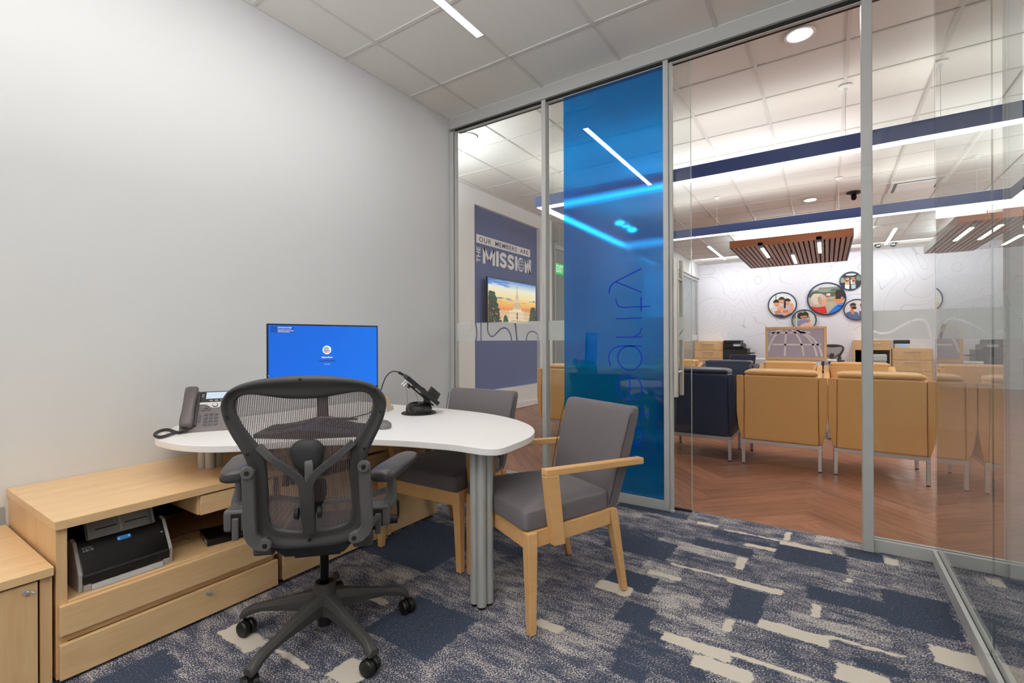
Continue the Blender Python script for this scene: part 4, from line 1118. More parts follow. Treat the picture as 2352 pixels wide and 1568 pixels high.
def task_chair(label, loc, rot, group=None):
    t = thing('office_chair', label, 'office chair', loc, rot, group)
    ys = lambda x, z: -0.24 - .13 * ((z - .5) / .55) + .45 * x * x
    oh = [(0, 1.067), (.075, 1.064), (.15, 1.053), (.21, 1.033), (.243, 1.002), (.255, .968), (.248, .92), (.227, .867), (.205, .822), (.19, .78), (.186, .74), (.186, .62), (.184, .53), (.160, .482), (.105, .463), (.04, .460), (0, .460)]
    ih = [(0, .990), (.055, .993), (.115, 1.002), (.165, 1.008), (.197, 1.0), (.211, .975), (.209, .945), (.195, .91), (.17, .868), (.15, .84), (.138, .82), (.131, .79), (.13, .70), (.134, .60), (.122, .548), (.07, .529), (0, .525)]
    def resample(P, n):
        C = catmull([(a, b_, 0) for a, b_ in P], 8); ln = [0]
        for a, b_ in zip(C[:-1], C[1:]): ln.append(ln[-1] + (b_ - a).length)
        out = []
        for i in range(n + 1):
            s = ln[-1] * i / n
            k = max(j for j in range(len(ln)) if ln[j] <= s + 1e-9); k = min(k, len(C) - 2)
            f = (s - ln[k]) / max(1e-9, ln[k + 1] - ln[k]); p = C[k].lerp(C[k + 1], f); out.append((p.x, p.y))
        return out
    n = 44
    # pair inner points with outer ones by the control polygon so the two loops stay in step
    O_ = [(p.x, p.y) for p in catmull([(a, b_, 0) for a, b_ in oh], 4)]; I_ = [(p.x, p.y) for p in catmull([(a, b_, 0) for a, b_ in ih], 4)]
    full = lambda H: H + [(-x, z) for x, z in reversed(H[1:-1])]
    O, I = full(O_), full(I_)
    rings = []
    prof = [(0.0, 0.0), (0.02, -0.012), (0.12, -0.020), (0.28, -0.020), (0.42, -0.011), (0.6, -0.008), (0.8, -0.010), (0.95, -0.007), (1.0, 0.0), (0.8, 0.010), (0.45, 0.012), (0.15, 0.012), (0.03, 0.008)]
    for (xo, zo), (xi, zi) in zip(O, I):
        rings.append([(xo + (xi - xo) * s, ys(xo + (xi - xo) * s, zo + (zi - zo) * s) + d, zo + (zi - zo) * s) for s, d in prof])
    bm = BM(); loft(bm, rings, cap=False, closed=True)
    obj('back_frame', bm, M_FR, t, smooth=True)
    # pellicle
    bm = BM(); rows = []
    for (x, z) in I_[1:-1]:
        rows.append([bm.verts.new((x * 1.02 * (2 * j / 16 - 1), ys(x * (2 * j / 16 - 1), z) + 0.004, z)) for j in range(17)])
    for a, b_ in zip(rows[:-1], rows[1:]):
        for j in range(16):
            if (a[j].co - b_[j].co).length > 1e-5: bm.faces.new((a[j], a[j + 1], b_[j + 1], b_[j]))
    obj('back_mesh', bm, M_PELL, t, smooth=True)
    for x, z in ((-.006, 1.056), (.222, 1.014), (.236, .937), (.182, .81), (-.222, 1.014), (-.236, .937), (-.182, .81), (-.006, .492)):
        s = obj('screw', cyl(BM(), (x, ys(x, z) - 0.0165, z), (x, ys(x, z) - 0.0215, z), 0.0048, seg=10), M_BLACK, t)
    # lumbar pad, its bow, and the Y spine
    y = lambda z, o: ys(0, z) + o
    pad = catmull([(p[0], p[1], 0) for p in [(-.05, .825), (-.03, .848), (.0, .853), (.03, .85), (.052, .828), (.05, .79), (.042, .757), (.018, .742), (-.012, .746), (-.036, .765), (-.047, .795)]], 4, True)
    rg = []
    for s, d in ((0.86, -0.010), (1.0, -0.014), (1.0, -0.020), (0.9, -0.026), (0.5, -0.031), (0.1, -0.032)):
        rg.append([(p.x * s, y(.8, d), .8 + (p.y - .8) * s) for p in pad])
    obj('lumbar_pad', loft(BM(), rg), mat('pad_dark', '#262728', 0.6), t, smooth=True)
    low = catmull([(0.0, .70, 0), (.04, .705, 0), (.052, .68, 0), (.05, .645, 0), (.03, .60, 0), (0, .575, 0), (-.03, .60, 0), (-.04, .645, 0), (-.035, .69, 0)], 4, True)
    obj('sacral_pad', loft(BM(), [[(p.x * s, y(.64, d), .64 + (p.y - .64) * s) for p in low] for s, d in ((0.9, 0.008), (1, 0.012), (1, 0.016), (.8, 0.02))]), M_BLACK, t, smooth=True)
    def strap(pts, wd, th, nm, m=M_FR, pr=True):
        P = catmull(pts, 6); rg = []
        for i, p in enumerate(P):
            d = (P[min(i + 1, len(P) - 1)] - P[max(i - 1, 0)]).normalized(); back = Vector((0, -1, 0)); a = d.cross(back).normalized(); b_ = a.cross(d).normalized()
            w_ = wd[0] + (wd[1] - wd[0]) * i / (len(P) - 1)
            rg.append([p + a * (w_ * sx) + b_ * (th * sy) for sx, sy in ((1, .6), (.8, 1), (-.8, 1), (-1, .6), (-1, -.6), (-.8, -1), (.8, -1), (1, -.6))])
        return obj(nm, loft(BM(), rg), m, t)
    strap([(0.008, y(.78, -.030), .786), (0.01, y(.76, -.040), .765), (0.01, y(.73, -.044), .73), (0.008, y(.71, -.044), .70)], (0.013, 0.015), 0.006, 'pad_bow', M_FRL)
    for s in (-1, 1):
        strap([(s * .147, ys(.147, .835) - .012, .835), (s * .10, y(.80, -.034), .796), (s * .05, y(.76, -.044), .757), (s * .018, y(.72, -.048), .722), (s * .004, y(.68, -.048), .675)], (0.012, 0.0145), 0.007, 'spine_arm')
    strap([(0, y(.70, -.048), .715), (0, y(.66, -.05), .66), (0, y(.60, -.047), .60), (0, y(.55, -.04), .552), (0, y(.53, -.034), .526)], (0.0225, 0.021), 0.008, 'spine')
    for s in (-1, 1): obj('adjust_knob', cyl(BM(), (s * .030, y(.60, -.04), .602), (s * .043, y(.60, -.04), .602), 0.021, 0.017, 20), M_BLACK, t, 0.002)
    # side uprights with pivots
    for s in (-1, 1):
        P = [(s * .180, ys(.18, .755) - .026, .757), (s * .183, ys(.18, .66) - .03, .66), (s * .186, ys(.18, .56) - .034, .56), (s * .184, ys(.18, .525) - .034, .525), (s * .165, ys(.16, .498) - .032, .498), (s * .142, ys(.14, .492) - .03, .492)]
        strap(P, (0.0195, 0.022), 0.014, 'upright', M_FRL)
        for (x, z) in ((s * .180, .752), (s * .143, .492)):
            obj('pivot_cap', cyl(BM(), (x, ys(x, z) - .036, z), (x, ys(x, z) - .046, z), 0.0225, 0.019, 20), M_FRL, t, 0.002)
            obj('screw', cyl(BM(), (x, ys(x, z) - .0461, z), (x, ys(x, z) - .0475, z), 0.0085, 0.0085, 6), M_BLACK, t)
    # seat
    sl = catmull([(0, -.215, 0), (.15, -.205, 0), (.205, -.15, 0), (.232, -.02, 0), (.245, .12, 0), (.225, .22, 0), (.15, .262, 0), (0, .27, 0), (-.15, .262, 0), (-.225, .22, 0), (-.245, .12, 0), (-.232, -.02, 0), (-.205, -.15, 0), (-.15, -.205, 0)], 4, True)
    sz = lambda x, yy: 0.485 + .55 * abs(x) ** 2 - 2.2 * max(0, yy - .16) ** 2
    rg = []
    for p in sl:
        x, yy = p.x, p.y; r_ = Vector((x, yy - .03, 0)).normalized(); z = sz(x, yy)
        rg.append([(x + r_.x * .017 * math.cos(a), yy + r_.y * .017 * math.cos(a), z - .004 + .014 * math.sin(a)) for a in [2 * PI * k / 8 for k in range(8)]])
    obj('seat_frame', loft(BM(), rg, closed=True), M_FR, t, smooth=True)
    bm = BM(); prev = None; c0 = bm.verts.new((0, .03, sz(0, .03) - .006))
    for s in (0.25, 0.5, 0.75, 0.98):
        cur = [bm.verts.new((p.x * s, .03 + (p.y - .03) * s, sz(p.x * s, .03 + (p.y - .03) * s) - .004)) for p in sl]
        for j in range(len(cur)):
            if prev is None: bm.faces.new((c0, cur[j], cur[(j + 1) % len(cur)]))
            else: bm.faces.new((prev[j], cur[j], cur[(j + 1) % len(cur)], prev[(j + 1) % len(cur)]))
        prev = cur
    obj('seat_mesh', bm, M_PELLS, t, smooth=True)
    # tilt mechanism, column
    obj('tilt_housing', hexa(BM(), [(-.10, -.20, .415), (.10, -.20, .415), (.10, .10, .415), (-.10, .10, .415), (-.135, -.23, .462), (.135, -.23, .462), (.13, .12, .462), (-.13, .12, .462)]), M_BLACK, t, 0.008)
    obj('tilt_lower', box(BM(), -.075, .085, -.17, .07, .395, .4148), M_BLACK, t, 0.006)
    for s in (-1, 1): obj('yoke', box(BM(), min(s * .13, s * .20), max(s * .13, s * .20), -.21, -.15, .43, .475), M_FR, t, 0.01)
    obj('gas_column', cyl(BM(), (0, 0, .20), (0, 0, .395), 0.0165, seg=20), mat('black_steel', '#0C0C0C', 0.22, metal=0.6), t, smooth=False)
    obj('column_sleeve', cyl(BM(), (0, 0, .055), (0, 0, .165), 0.026, 0.036, 24), M_BLACK, t)
    # star base: five arms, each with a twin-wheel caster
    obj('hub', lathe(BM(), [(0.045, .12), (0.05, .155), (0.044, .185), (0.038, .222), (0.031, .224), (0.026, .21)], 28), M_FR, t)
    for k in range(5):
        a = math.radians(91.5 + 72 * k); R = Matrix.Rotation(a, 4, 'Z')
        st = [(0.025, 0.034, .105, .192), (0.07, 0.026, .112, .182), (0.16, 0.0205, .109, .157), (0.25, 0.0175, .102, .133), (0.295, 0.0185, .088, .122), (0.322, 0.0215, .073, .109), (0.343, 0.0205, .068, .092)]
        rg = [[(r, -w_, z0), (r, w_, z0), (r, w_, z0 + (z1 - z0) * .55), (r, w_ * .55, z1), (r, -w_ * .55, z1), (r, -w_, z0 + (z1 - z0) * .55)] for r, w_, z0, z1 in st]
        obj('base_arm', xform(loft(BM(), rg), R), M_FR, t, 0.004)
        swing = R @ Matrix.Translation((0.333, 0, 0)) @ Matrix.Rotation(math.radians((35, -20, 60, 15, 100)[k]), 4, 'Z') @ Matrix.Translation((-0.012, 0, 0))
        cs = obj('caster', xform(box(cyl(BM(), (0.012, 0, .045), (0.012, 0, .07), .0065, seg=10), -.02, .022, -.005, .005, .018, .052), swing), M_BLACK, t, 0.002)
        for s in (-1, 1):
            bm = BM(); rr = [(0.027, .0055), (0.030, .009), (0.030, .021), (0.027, .0265), (0.012, .0275)]
            loft(bm, [[(r * math.cos(q), s * yy, .0302 + r * math.sin(q)) for q in [2 * PI * j / 22 for j in range(22)]] for r, yy in rr])
            obj('wheel', xform(bm, swing), M_BLACK, cs)
    # arms: pad, post, height clamp with lever
    def pad_arm(s, near, far, zt):
        nv, fv = Vector(near), Vector(far); d = (fv - nv).normalized(); r_ = Vector((d.y, -d.x, 0)); Ln = (fv - nv).length
        rg = []
        for f, w_, h in ((0, .018, .010), (0.015, .032, .017), (0.07, .043, .022), (0.3, .046, .023), (0.6, .045, .021), (0.85, .041, .019), (0.965, .033, .015), (1, .02, .009)):
            c = nv + d * (Ln * f); ring = []; w_ *= 1.08; h *= 1.15
            for k in range(16):
                a = 2 * PI * k / 16; ex = lambda v: math.copysign(abs(v) ** 0.7, v)
                ring.append((c.x + r_.x * w_ * ex(math.cos(a)), c.y + r_.y * w_ * ex(math.cos(a)), zt - .022 + h * ex(math.sin(a)) + (0.006 * f)))
            rg.append(ring)
        obj('arm_pad', loft(BM(), rg), M_PAD, t, smooth=True)
    pad_arm(-1, (-.285, -.135, 0), (-.335, .16, 0), .712)
    pad_arm(1, (.222, -.20, 0), (.338, .105, 0), .70)
    for s, px, py, bx, dz in ((-1, -.305, .0, -.275, .026), (1, .265, -.04, .215, .004)):
        tube_pts = catmull([(px, py, .668), (px - s * .004, py - .01, .62), (px + s * .002, py - .03, .57), (px - s * .012, py - .055, .535 + dz), (bx, -.10, .53 + dz)], 5)
        obj('arm_post', tube(BM(), tube_pts, [0.018] * 3 + [0.0155] * (len(tube_pts) - 3), 12, 1.15), M_FRL, t, smooth=True)
        cl = obj('arm_clamp', box(BM(), bx - .044, bx + .044, -.135, -.07, .468 + dz, .548 + dz), M_FRL, t, 0.012, seg=3)
        obj('clamp_slot', box(BM(), bx - .017, bx + .017, -.1362, -.1352, .47 + dz, .535 + dz), M_BLACK, cl)
        obj('lever', box(BM(), bx - .0115, bx + .0115, -.147, -.1365, .443 + dz, .522 + dz), M_FRL, cl, 0.005)
        obj('arm_link', box(BM(), min(s * .13, bx), max(s * .13, bx), -.125, -.08, .452 + dz, .4675 + dz), M_FR, t, 0.005)
    bm = BM(); tube(bm, catmull([(.20, .05, .43), (.27, .04, .43), (.285, .03, .45), (.285, .01, .52)], 5), 0.005, 8)
    obj('tilt_lever', bm, M_BLACK, t, smooth=True)
    obj('tilt_knob', cyl(BM(), (.235, -.02, .455), (.285, -.02, .455), .017, seg=16), M_BLACK, t, 0.003)
    obj('tilt_shaft', cyl(BM(), (.12, -.02, .45), (.235, -.02, .455), .008, seg=10), M_BLACK, t)
    return t
AZ = math.radians(136.0)
oc = task_chair('black mesh back office chair with five casters at the white desk', (-1.668, 1.153, 0), AZ - PI / 2)

# ---- upholstered armchairs with beech frames; local: x right, y forward
def fabric_mat(name, c1, rough=0.62):
    m = mat(name, c1, rough, spec=0.35, bump=0.12, bscale=900)
    m.node_tree.nodes['Principled BSDF'].inputs['Sheen Weight'].default_value = 0.15
    return m
M_UPH = fabric_mat('grey_upholstery', '#6A6366')
def armchair(label, loc, rot, group=None, upholstery=None):
    up = upholstery or M_UPH
    t = thing('armchair', label, 'armchair', loc, rot, group)
    bm = BM()   # tapered seat
    def seatring(ins, z): return [(x * (1 - ins / .28), yy) for x, yy in ((-.278, .295 - ins), (.278, .295 - ins), (.232, -.185), (-.232, -.185))]
    def rounded(P, r, n=4):
        out = []; m = len(P)
        for i in range(m):
            p, a, b_ = Vector((*P[i], 0)), Vector((*P[i - 1], 0)), Vector((*P[(i + 1) % m], 0))
            u, v = (a - p).normalized() * r, (b_ - p).normalized() * r
            for k in range(n + 1):
                f = k / n; out.append(((1 - f) ** 2 * (p + u) + 2 * f * (1 - f) * p + f * f * (p + v)))
        return out
    rg = [[(p.x, p.y, z) for p in rounded(seatring(ins, z), 0.028)] for ins, z in ((.008, .4065), (.0, .415), (0, .47), (.006, .482), (.02, .489))]
    vr = [[bm.verts.new(p) for p in r] for r in rg]
    N = len(vr[0])
    for a, b_ in zip(vr[:-1], vr[1:]):
        for j in range(N): bm.faces.new((a[j], a[(j + 1) % N], b_[(j + 1) % N], b_[j]))
    bm.faces.new(vr[0][::-1]); prev = vr[-1]
    for s, h in ((.8, .497), (.5, .503), (.2, .505)):
        cur = [bm.verts.new((v.co.x * s, .05 + (v.co.y - .05) * s, h)) for v in vr[-1]]
        for j in range(N): bm.faces.new((prev[j], prev[(j + 1) % N], cur[(j + 1) % N], cur[j]))
        prev = cur
    bm.faces.new(prev)
    st = obj('seat', bm, up, t); smooth_angle(st, 35)
    # welt line round the seat
    # backrest slab, leaning back
    yb = lambda z: -.188 - .27 * (z - .45)
    bm = BM(); rg = []
    for z, w_, th in ((.405, .222, .062), (.43, .228, .07), (.60, .242, .074), (.75, .25, .07), (.835, .254, .064), (.855, .250, .056), (.862, .240, .04)):
        c = yb(z) - .037; r = .018
        q = rrect(-w_, w_, c - th / 2, c + th / 2, min(r, th / 2 - .004), 4)
        rg.append([(x, yy, z) for x, yy in q])
    bk = obj('backrest', loft(BM(), rg), up, t); smooth_angle(bk, 45)
    for s in (-1, 1):
        w_ = obj('seam', tube(BM(), [(s * .2375, yb(.43) + .0, .43), (s * .2475, yb(.60) + .0015, .60), (s * .255, yb(.75) - .0, .75), (s * .258, yb(.835) - .004, .835)], 0.0018, 5), mat('seam_dark', '#2B282A', 0.7), t)
    # apron rails
    def rail(p, q, z0, z1, th, nm):
        p, q = Vector((*p, 0)), Vector((*q, 0)); n = (q - p).normalized(); n = Vector((-n.y, n.x, 0)) * th / 2
        a = [p + n, q + n, q - n, p - n]
        return obj(nm, hexa(BM(), [(v.x, v.y, z0) for v in a] + [(v.x, v.y, z1) for v in a]), M_BEECH, t, 0.003)
    rail((-.255, .272), (.255, .272), .335, .406, .024, 'front_rail')
    rail((-.225, -.19), (.225, -.19), .345, .406, .024, 'rear_rail')
    for s in (-1, 1): rail((s * .268, .262), (s * .226, -.185), .338, .406, .028, 'side_rail')
    # legs: front upright and tapering, rear splayed
    for s in (-1, 1):
        def leg(top, bot, wt, wb, zt, nm='leg'):
            (tx, ty), (bx, by) = top, bot
            a = [(bx - wb, by - wb, .004), (bx + wb, by - wb, .004), (bx + wb, by + wb, .004), (bx - wb, by + wb, .004)]
            mz = zt - .075
            f = (zt - .075) / zt; mx_, my = bx + (tx - bx) * f, by + (ty - by) * f
            b_ = [(mx_ - wt, my - wt, mz), (mx_ + wt, my - wt, mz), (mx_ + wt, my + wt, mz), (mx_ - wt, my + wt, mz)]
            c = [(tx - wt, ty - wt, zt), (tx + wt, ty - wt, zt), (tx + wt, ty + wt, zt), (tx - wt, ty + wt, zt)]
            o = obj(nm, loft(BM(), [a, b_, c]), M_BEECH, t, 0.003)
            obj('glide', cyl(BM(), (bx, by, 0), (bx, by, .0042), wb * .7, seg=10), M_BLACK, o)
        leg((s * .272, .268), (s * .287, .272), .022, .0155, .4062)
        leg((s * .226, -.20), (s * .215, -.288), .021, .0145, .4062)
        # arm frame: post and flat arm, mitred
        obj('arm_post', hexa(BM(), [(s * .276 - .013 * s, .118, .335), (s * .276 + .026 * s, .112, .335), (s * .272 + .026 * s, .165, .335), (s * .272 - .013 * s, .168, .335), (s * .29 - .018 * s, .15, .6275), (s * .29 + .022 * s, .15, .6275), (s * .29 + .022 * s, .212, .6275), (s * .29 - .018 * s, .212, .6275)]), M_BEECH, t, 0.003)
        obj('arm_rest', hexa(BM(), [(s * .29 - .018 * s, .212, .628), (s * .29 + .022 * s, .212, .628), (s * .272 + .02 * s, -.345, .603), (s * .272 - .02 * s, -.345, .603), (s * .29 - .018 * s, .212, .655), (s * .29 + .022 * s, .212, .655), (s * .272 + .02 * s, -.345, .632), (s * .272 - .02 * s, -.345, .632)]), M_BEECH, t, 0.003)
    return t
armchair('grey upholstered armchair with beech arms in front of the blue glass', (-1.124, 1.987, 0), math.radians(243.6 - 90), 'grey visitor armchairs at the desk')
armchair('grey upholstered armchair at the far end of the desk by the left wall', (-1.848, 2.12, 0), math.radians(271.4 - 90), 'grey visitor armchairs at the desk')

# ---- slot light in the office ceiling
def slot_light(label, x, y0, y1, z, wd=0.05, strength=L_SLOT, group=None, cat='ceiling light'):
    t = thing('slot_light', label, cat, (x, (y0 + y1) / 2, z), 0, group)
    hl = (y1 - y0) / 2
    bm = BM(); box(bm, -wd / 2 - .006, -wd / 2, -hl - .006, hl + .006, -.0045, .005); box(bm, wd / 2, wd / 2 + .006, -hl - .006, hl + .006, -.0045, .005); box(bm, -wd / 2, wd / 2, -hl - .006, -hl, -.0045, .005); box(bm, -wd / 2, wd / 2, hl, hl + .006, -.0045, .005)
    obj('trim', bm, M_WHITE, t)
    obj('diffuser', box(BM(), -wd / 2, wd / 2, -hl, hl, -.004, -.001), emis('slot_glow_%g' % strength, '#FFFDF8', strength), t)
    return t
slot_light('recessed linear ceiling light above the office desk', -1.91, 0.52, 2.50, ZO, 0.05, L_OFFICE, 'linear lights in the office ceilings')
slot_light('added linear fill light in the office ceiling behind the camera', -0.3, -1.5, 0.35, ZO, 0.05, L_OFFICE, 'linear lights in the office ceilings')  # unseen lamp added as soft fill
slot_light('recessed linear ceiling light in the next office', 2.4, 0.3, 2.2, ZO, 0.05, L_OFFICE * 0.5, 'linear lights in the office ceilings')
# ================================================================ LOUNGE
# ---- feature sign
sg = thing('wall_sign', 'white lettered wall sign reading our members are the mission above the television', 'sign', (XW - 0.07, 5.86, 2.4))
sgM = lambda d=0.001: basis((d, 0, 0), (0, 1, 0), (0, 0, 1), (1, 0, 0))
M_SIGN = mat('sign_white', '#F4F5F6', 0.5); M_SIGND = mat('sign_navy', '#3C4566', 0.6)
def put(nm, bm, m, off=0.0003): 
    return obj(nm, xform(bm, sgM(off)), m, sg)
put('banner', prism(BM(), rect(0, 1.61, 0.316, 0.452), 0, 0.006), M_SIGN)
put('lettering', fit_text('OUR  MEMBERS  ARE', 0.07, 1.54, 0.345, 0.423, 0.0006, 0.006, 1.15), M_SIGND, 0.0066)
def glyph(polys):
    bm = BM()
    for q in polys: prism(bm, q, 0.0, 0.006)
    put('letter', bm, M_SIGN)
def bars(x0, x1, z0=.012, z1=.265): return [rect(x0, x1, z0, z1)]
glyph(bars(.17, .235) + bars(.435, .50) + [[(.17, .265), (.245, .265), (.365, .07), (.305, .07)], [(.425, .265), (.50, .265), (.365, .07), (.305, .07)]])
glyph(bars(.54, .605)); glyph(bars(1.11, 1.175))
glyph(bars(1.43, 1.495) + bars(1.57, 1.635) + [[(1.43, .265), (1.50, .265), (1.635, .012), (1.565, .012)]])
def glyph_s(x0, x1):
    c = (x0 + x1) / 2; rx = (x1 - x0) / 2
    pts = catmull([(c + rx * .78, .205, 0), (c + rx * .3, .235, 0), (c - rx * .35, .232, 0), (c - rx * .72, .195, 0), (c - rx * .4, .155, 0), (c + rx * .35, .125, 0), (c + rx * .7, .085, 0), (c + rx * .35, .045, 0), (c - rx * .35, .042, 0), (c - rx * .85, .075, 0)], 5)
    bm = BM(); rg = []
    for i, p in enumerate(pts):
        d = (pts[min(i + 1, len(pts) - 1)] - pts[max(i - 1, 0)]).normalized(); n = Vector((-d.y, d.x, 0)) * .030
        rg.append([(p + n), (p - n), (p - n) + Vector((0, 0, .006)), (p + n) + Vector((0, 0, .006))])
    put('letter', loft(bm, rg), M_SIGN)
glyph_s(.64, .845); glyph_s(.872, 1.077)
bm = fit_text('THE', 0.0, 0.245, 0, 0.1, 0.003, 0.012); xform(bm, Matrix.Translation((0.105, 0.012, 0)) @ Matrix.Rotation(PI / 2, 4, 'Z')); put('letter', bm, M_SIGN, 0.0031)
bm = BM(); prism(bm, ell(1.655, 0.24, 0.008, 0.008), 0, 0.004); put('registered_mark', bm, M_SIGN)
gl = globe(0, 0, 0.122, '#F4F5F6', '#56618C')
print_mesh('globe_logo', [([(1.30 + x * 0.88, 0.137 + z * 1.04) for x, z in p], c) for p, c in gl], attrmat('print_colours'), sg, sgM(0.002), step=0.001)

# ---- television with a dusk view of a domed government building
tv = thing('television', 'wall television showing a domed white building at sunset', 'television', (XW + 0.05, 6.74, 1.83))
TVW, TVH = 0.745, 0.365
obj('body', box(BM(), -0.03, 0.0, -TVW, TVW, -TVH, TVH), M_MON, tv, 0.003)
obj('wall_bracket', box(BM(), -0.1198, -0.0302, -0.25, 0.2, -0.2, 0.2), M_BLACK, tv)
V = lambda u, v: ((u - 450) / 620.0 * 1.462 - 0.731, (1 - (v / 1.0)) * 0.70 - 0.35)
def TP(pts): return [((u) * 1.462 - 0.731, v * 0.70 - 0.35) for u, v in pts]
lay = []
bands = [(0.0, '#F2A06A'), (0.30, '#F58A5E'), (0.36, '#F7A24C'), (0.46, '#FBC15E'), (0.60, '#FDE3A2'), (0.8, '#F6EFD6'), (0.92, '#A9C4E4'), (1.0, '#4F86CF')]
for (a, c), (b_, d) in zip(bands[:-1], bands[1:]): lay.append((TP([(0, a), (1, a), (1, b_), (0, b_)]), [c, c, d, d]))
rnd = random.Random(3)
fr = [(-0.731, -0.35), (0.731, -0.35), (0.731, 0.35), (-0.731, 0.35)]
def blob(cx, cz, rx, rz, c, n=7, seed=0):
    r2 = random.Random(seed)
    for i in range(n):
        lay.append((TP(ell(cx + r2.uniform(-rx, rx), cz + r2.uniform(-rz, rz), rx * r2.uniform(.25, .55), rz * r2.uniform(.3, .6), 0, 12)), c))
blob(0.16, 0.93, 0.24, 0.05, '#4A7FCB', 10, 1); blob(0.1, 0.98, 0.2, 0.03, '#2F6CC0', 8, 2); blob(0.3, 0.87, 0.14, 0.03, '#7FA3D6', 6, 3); blob(0.2, 0.84, 0.2, 0.02, '#E9EEF3', 6, 9)
blob(0.3, 0.57, 0.14, 0.018, '#6D7AB4', 7, 4); blob(0.93, 0.57, 0.07, 0.018, '#6D7AB4', 6, 5); blob(0.5, 0.53, 0.1, 0.012, '#8D86B0', 5, 6); blob(0.3, 0.49, 0.12, 0.008, '#B97B78', 5, 8); blob(0.8, 0.35, 0.12, 0.012, '#B3729B', 6, 7); blob(0.72, 0.50, 0.1, 0.01, '#E98C70', 5, 17)
S_ = '#E9C79C'; S2 = '#C79A74'; S3 = '#F5DDB6'
lay.append((TP(rect(0.22, 0.88, 0.03, 0.285)), S_)); lay.append((TP(rect(0.40, 0.72, 0.03, 0.30)), S3)); lay.append((TP(rect(0.37, 0.75, 0.0, 0.035)), S3))
for i in range(22): lay.append((TP(rect(0.235 + i * 0.029, 0.243 + i * 0.029, 0.19, 0.235)), S2)); lay.append((TP(rect(0.235 + i * 0.029, 0.243 + i * 0.029, 0.1, 0.16)), S2))
lay.append((TP(rect(0.22, 0.88, 0.245, 0.255)), S2)); lay.append((TP(rect(0.475, 0.67, 0.28, 0.345)), S3)); lay.append((TP(rect(0.488, 0.657, 0.34, 0.43)), S_))
for i in range(9): lay.append((TP(rect(0.497 + i * 0.0175, 0.503 + i * 0.0175, 0.345, 0.42)), S2))
lay.append((TP(rect(0.478, 0.667, 0.425, 0.44)), S2)); lay.append((TP(rect(0.5, 0.645, 0.438, 0.52)), S_))
for i in range(7): lay.append((TP(rect(0.508 + i * 0.019, 0.515 + i * 0.019, 0.445, 0.50)), S2))
lay.append((TP([(0.505, 0.52), (0.64, 0.52), (0.632, 0.60), (0.61, 0.67), (0.585, 0.715), (0.56, 0.715), (0.535, 0.67), (0.513, 0.60)]), S3))
for i in range(4): lay.append((TP([(0.525 + i * 0.028, 0.53), (0.531 + i * 0.028, 0.53), (0.577, 0.71), (0.568, 0.71)]), S2))
lay.append((TP(rect(0.556, 0.59, 0.71, 0.76)), S_)); lay.append((TP([(0.558, 0.76), (0.588, 0.76), (0.575, 0.80), (0.571, 0.80)]), S2)); lay.append((TP(rect(0.57, 0.577, 0.80, 0.90)), '#4A4550'))
lay.append((TP(rect(0.562, 0.585, 0.09, 0.26)), '#5B4A4A'))
for i in range(12): lay.append((TP(rect(0.44 + i * 0.022, 0.449 + i * 0.022, 0.03, 0.075)), '#8A6A55'))
rt_ = random.Random(11)
def tree(cx, top, wd, cols, n, seed):
    r2 = random.Random(seed)
    for i in range(n):
        f = r2.random(); z = top * (1 - f); w_ = wd * (0.25 + 0.75 * f)
        lay.append((TP(ell(min(0.985, max(0.015, cx + r2.uniform(-w_, w_))), max(0.03, z), 0.014 + wd * .12 * r2.random(), 0.02 + 0.025 * r2.random(), 0, 9)), r2.choice(cols)))
tree(0.07, 0.68, 0.17, ['#1E3426', '#263F2A', '#162A24', '#35502C', '#203350'], 190, 21)
tree(0.33, 0.15, 0.05, ['#26503A', '#2E5B33', '#1C3B2E'], 30, 22); tree(0.93, 0.40, 0.12, ['#26382A', '#3A4A2C', '#5A5A2E', '#1E2E2A'], 110, 23)
lay2 = [(clip_poly(p, fr) if isinstance(c, str) else p, c) for p, c in lay]
print_mesh('screen', lay2, attrmat('tv_glow', emit=0.95, rough=0.3), tv, basis((0.0006, 0, 0), (0, 1, 0), (0, 0, 1), (1, 0, 0)), step=0.00002)

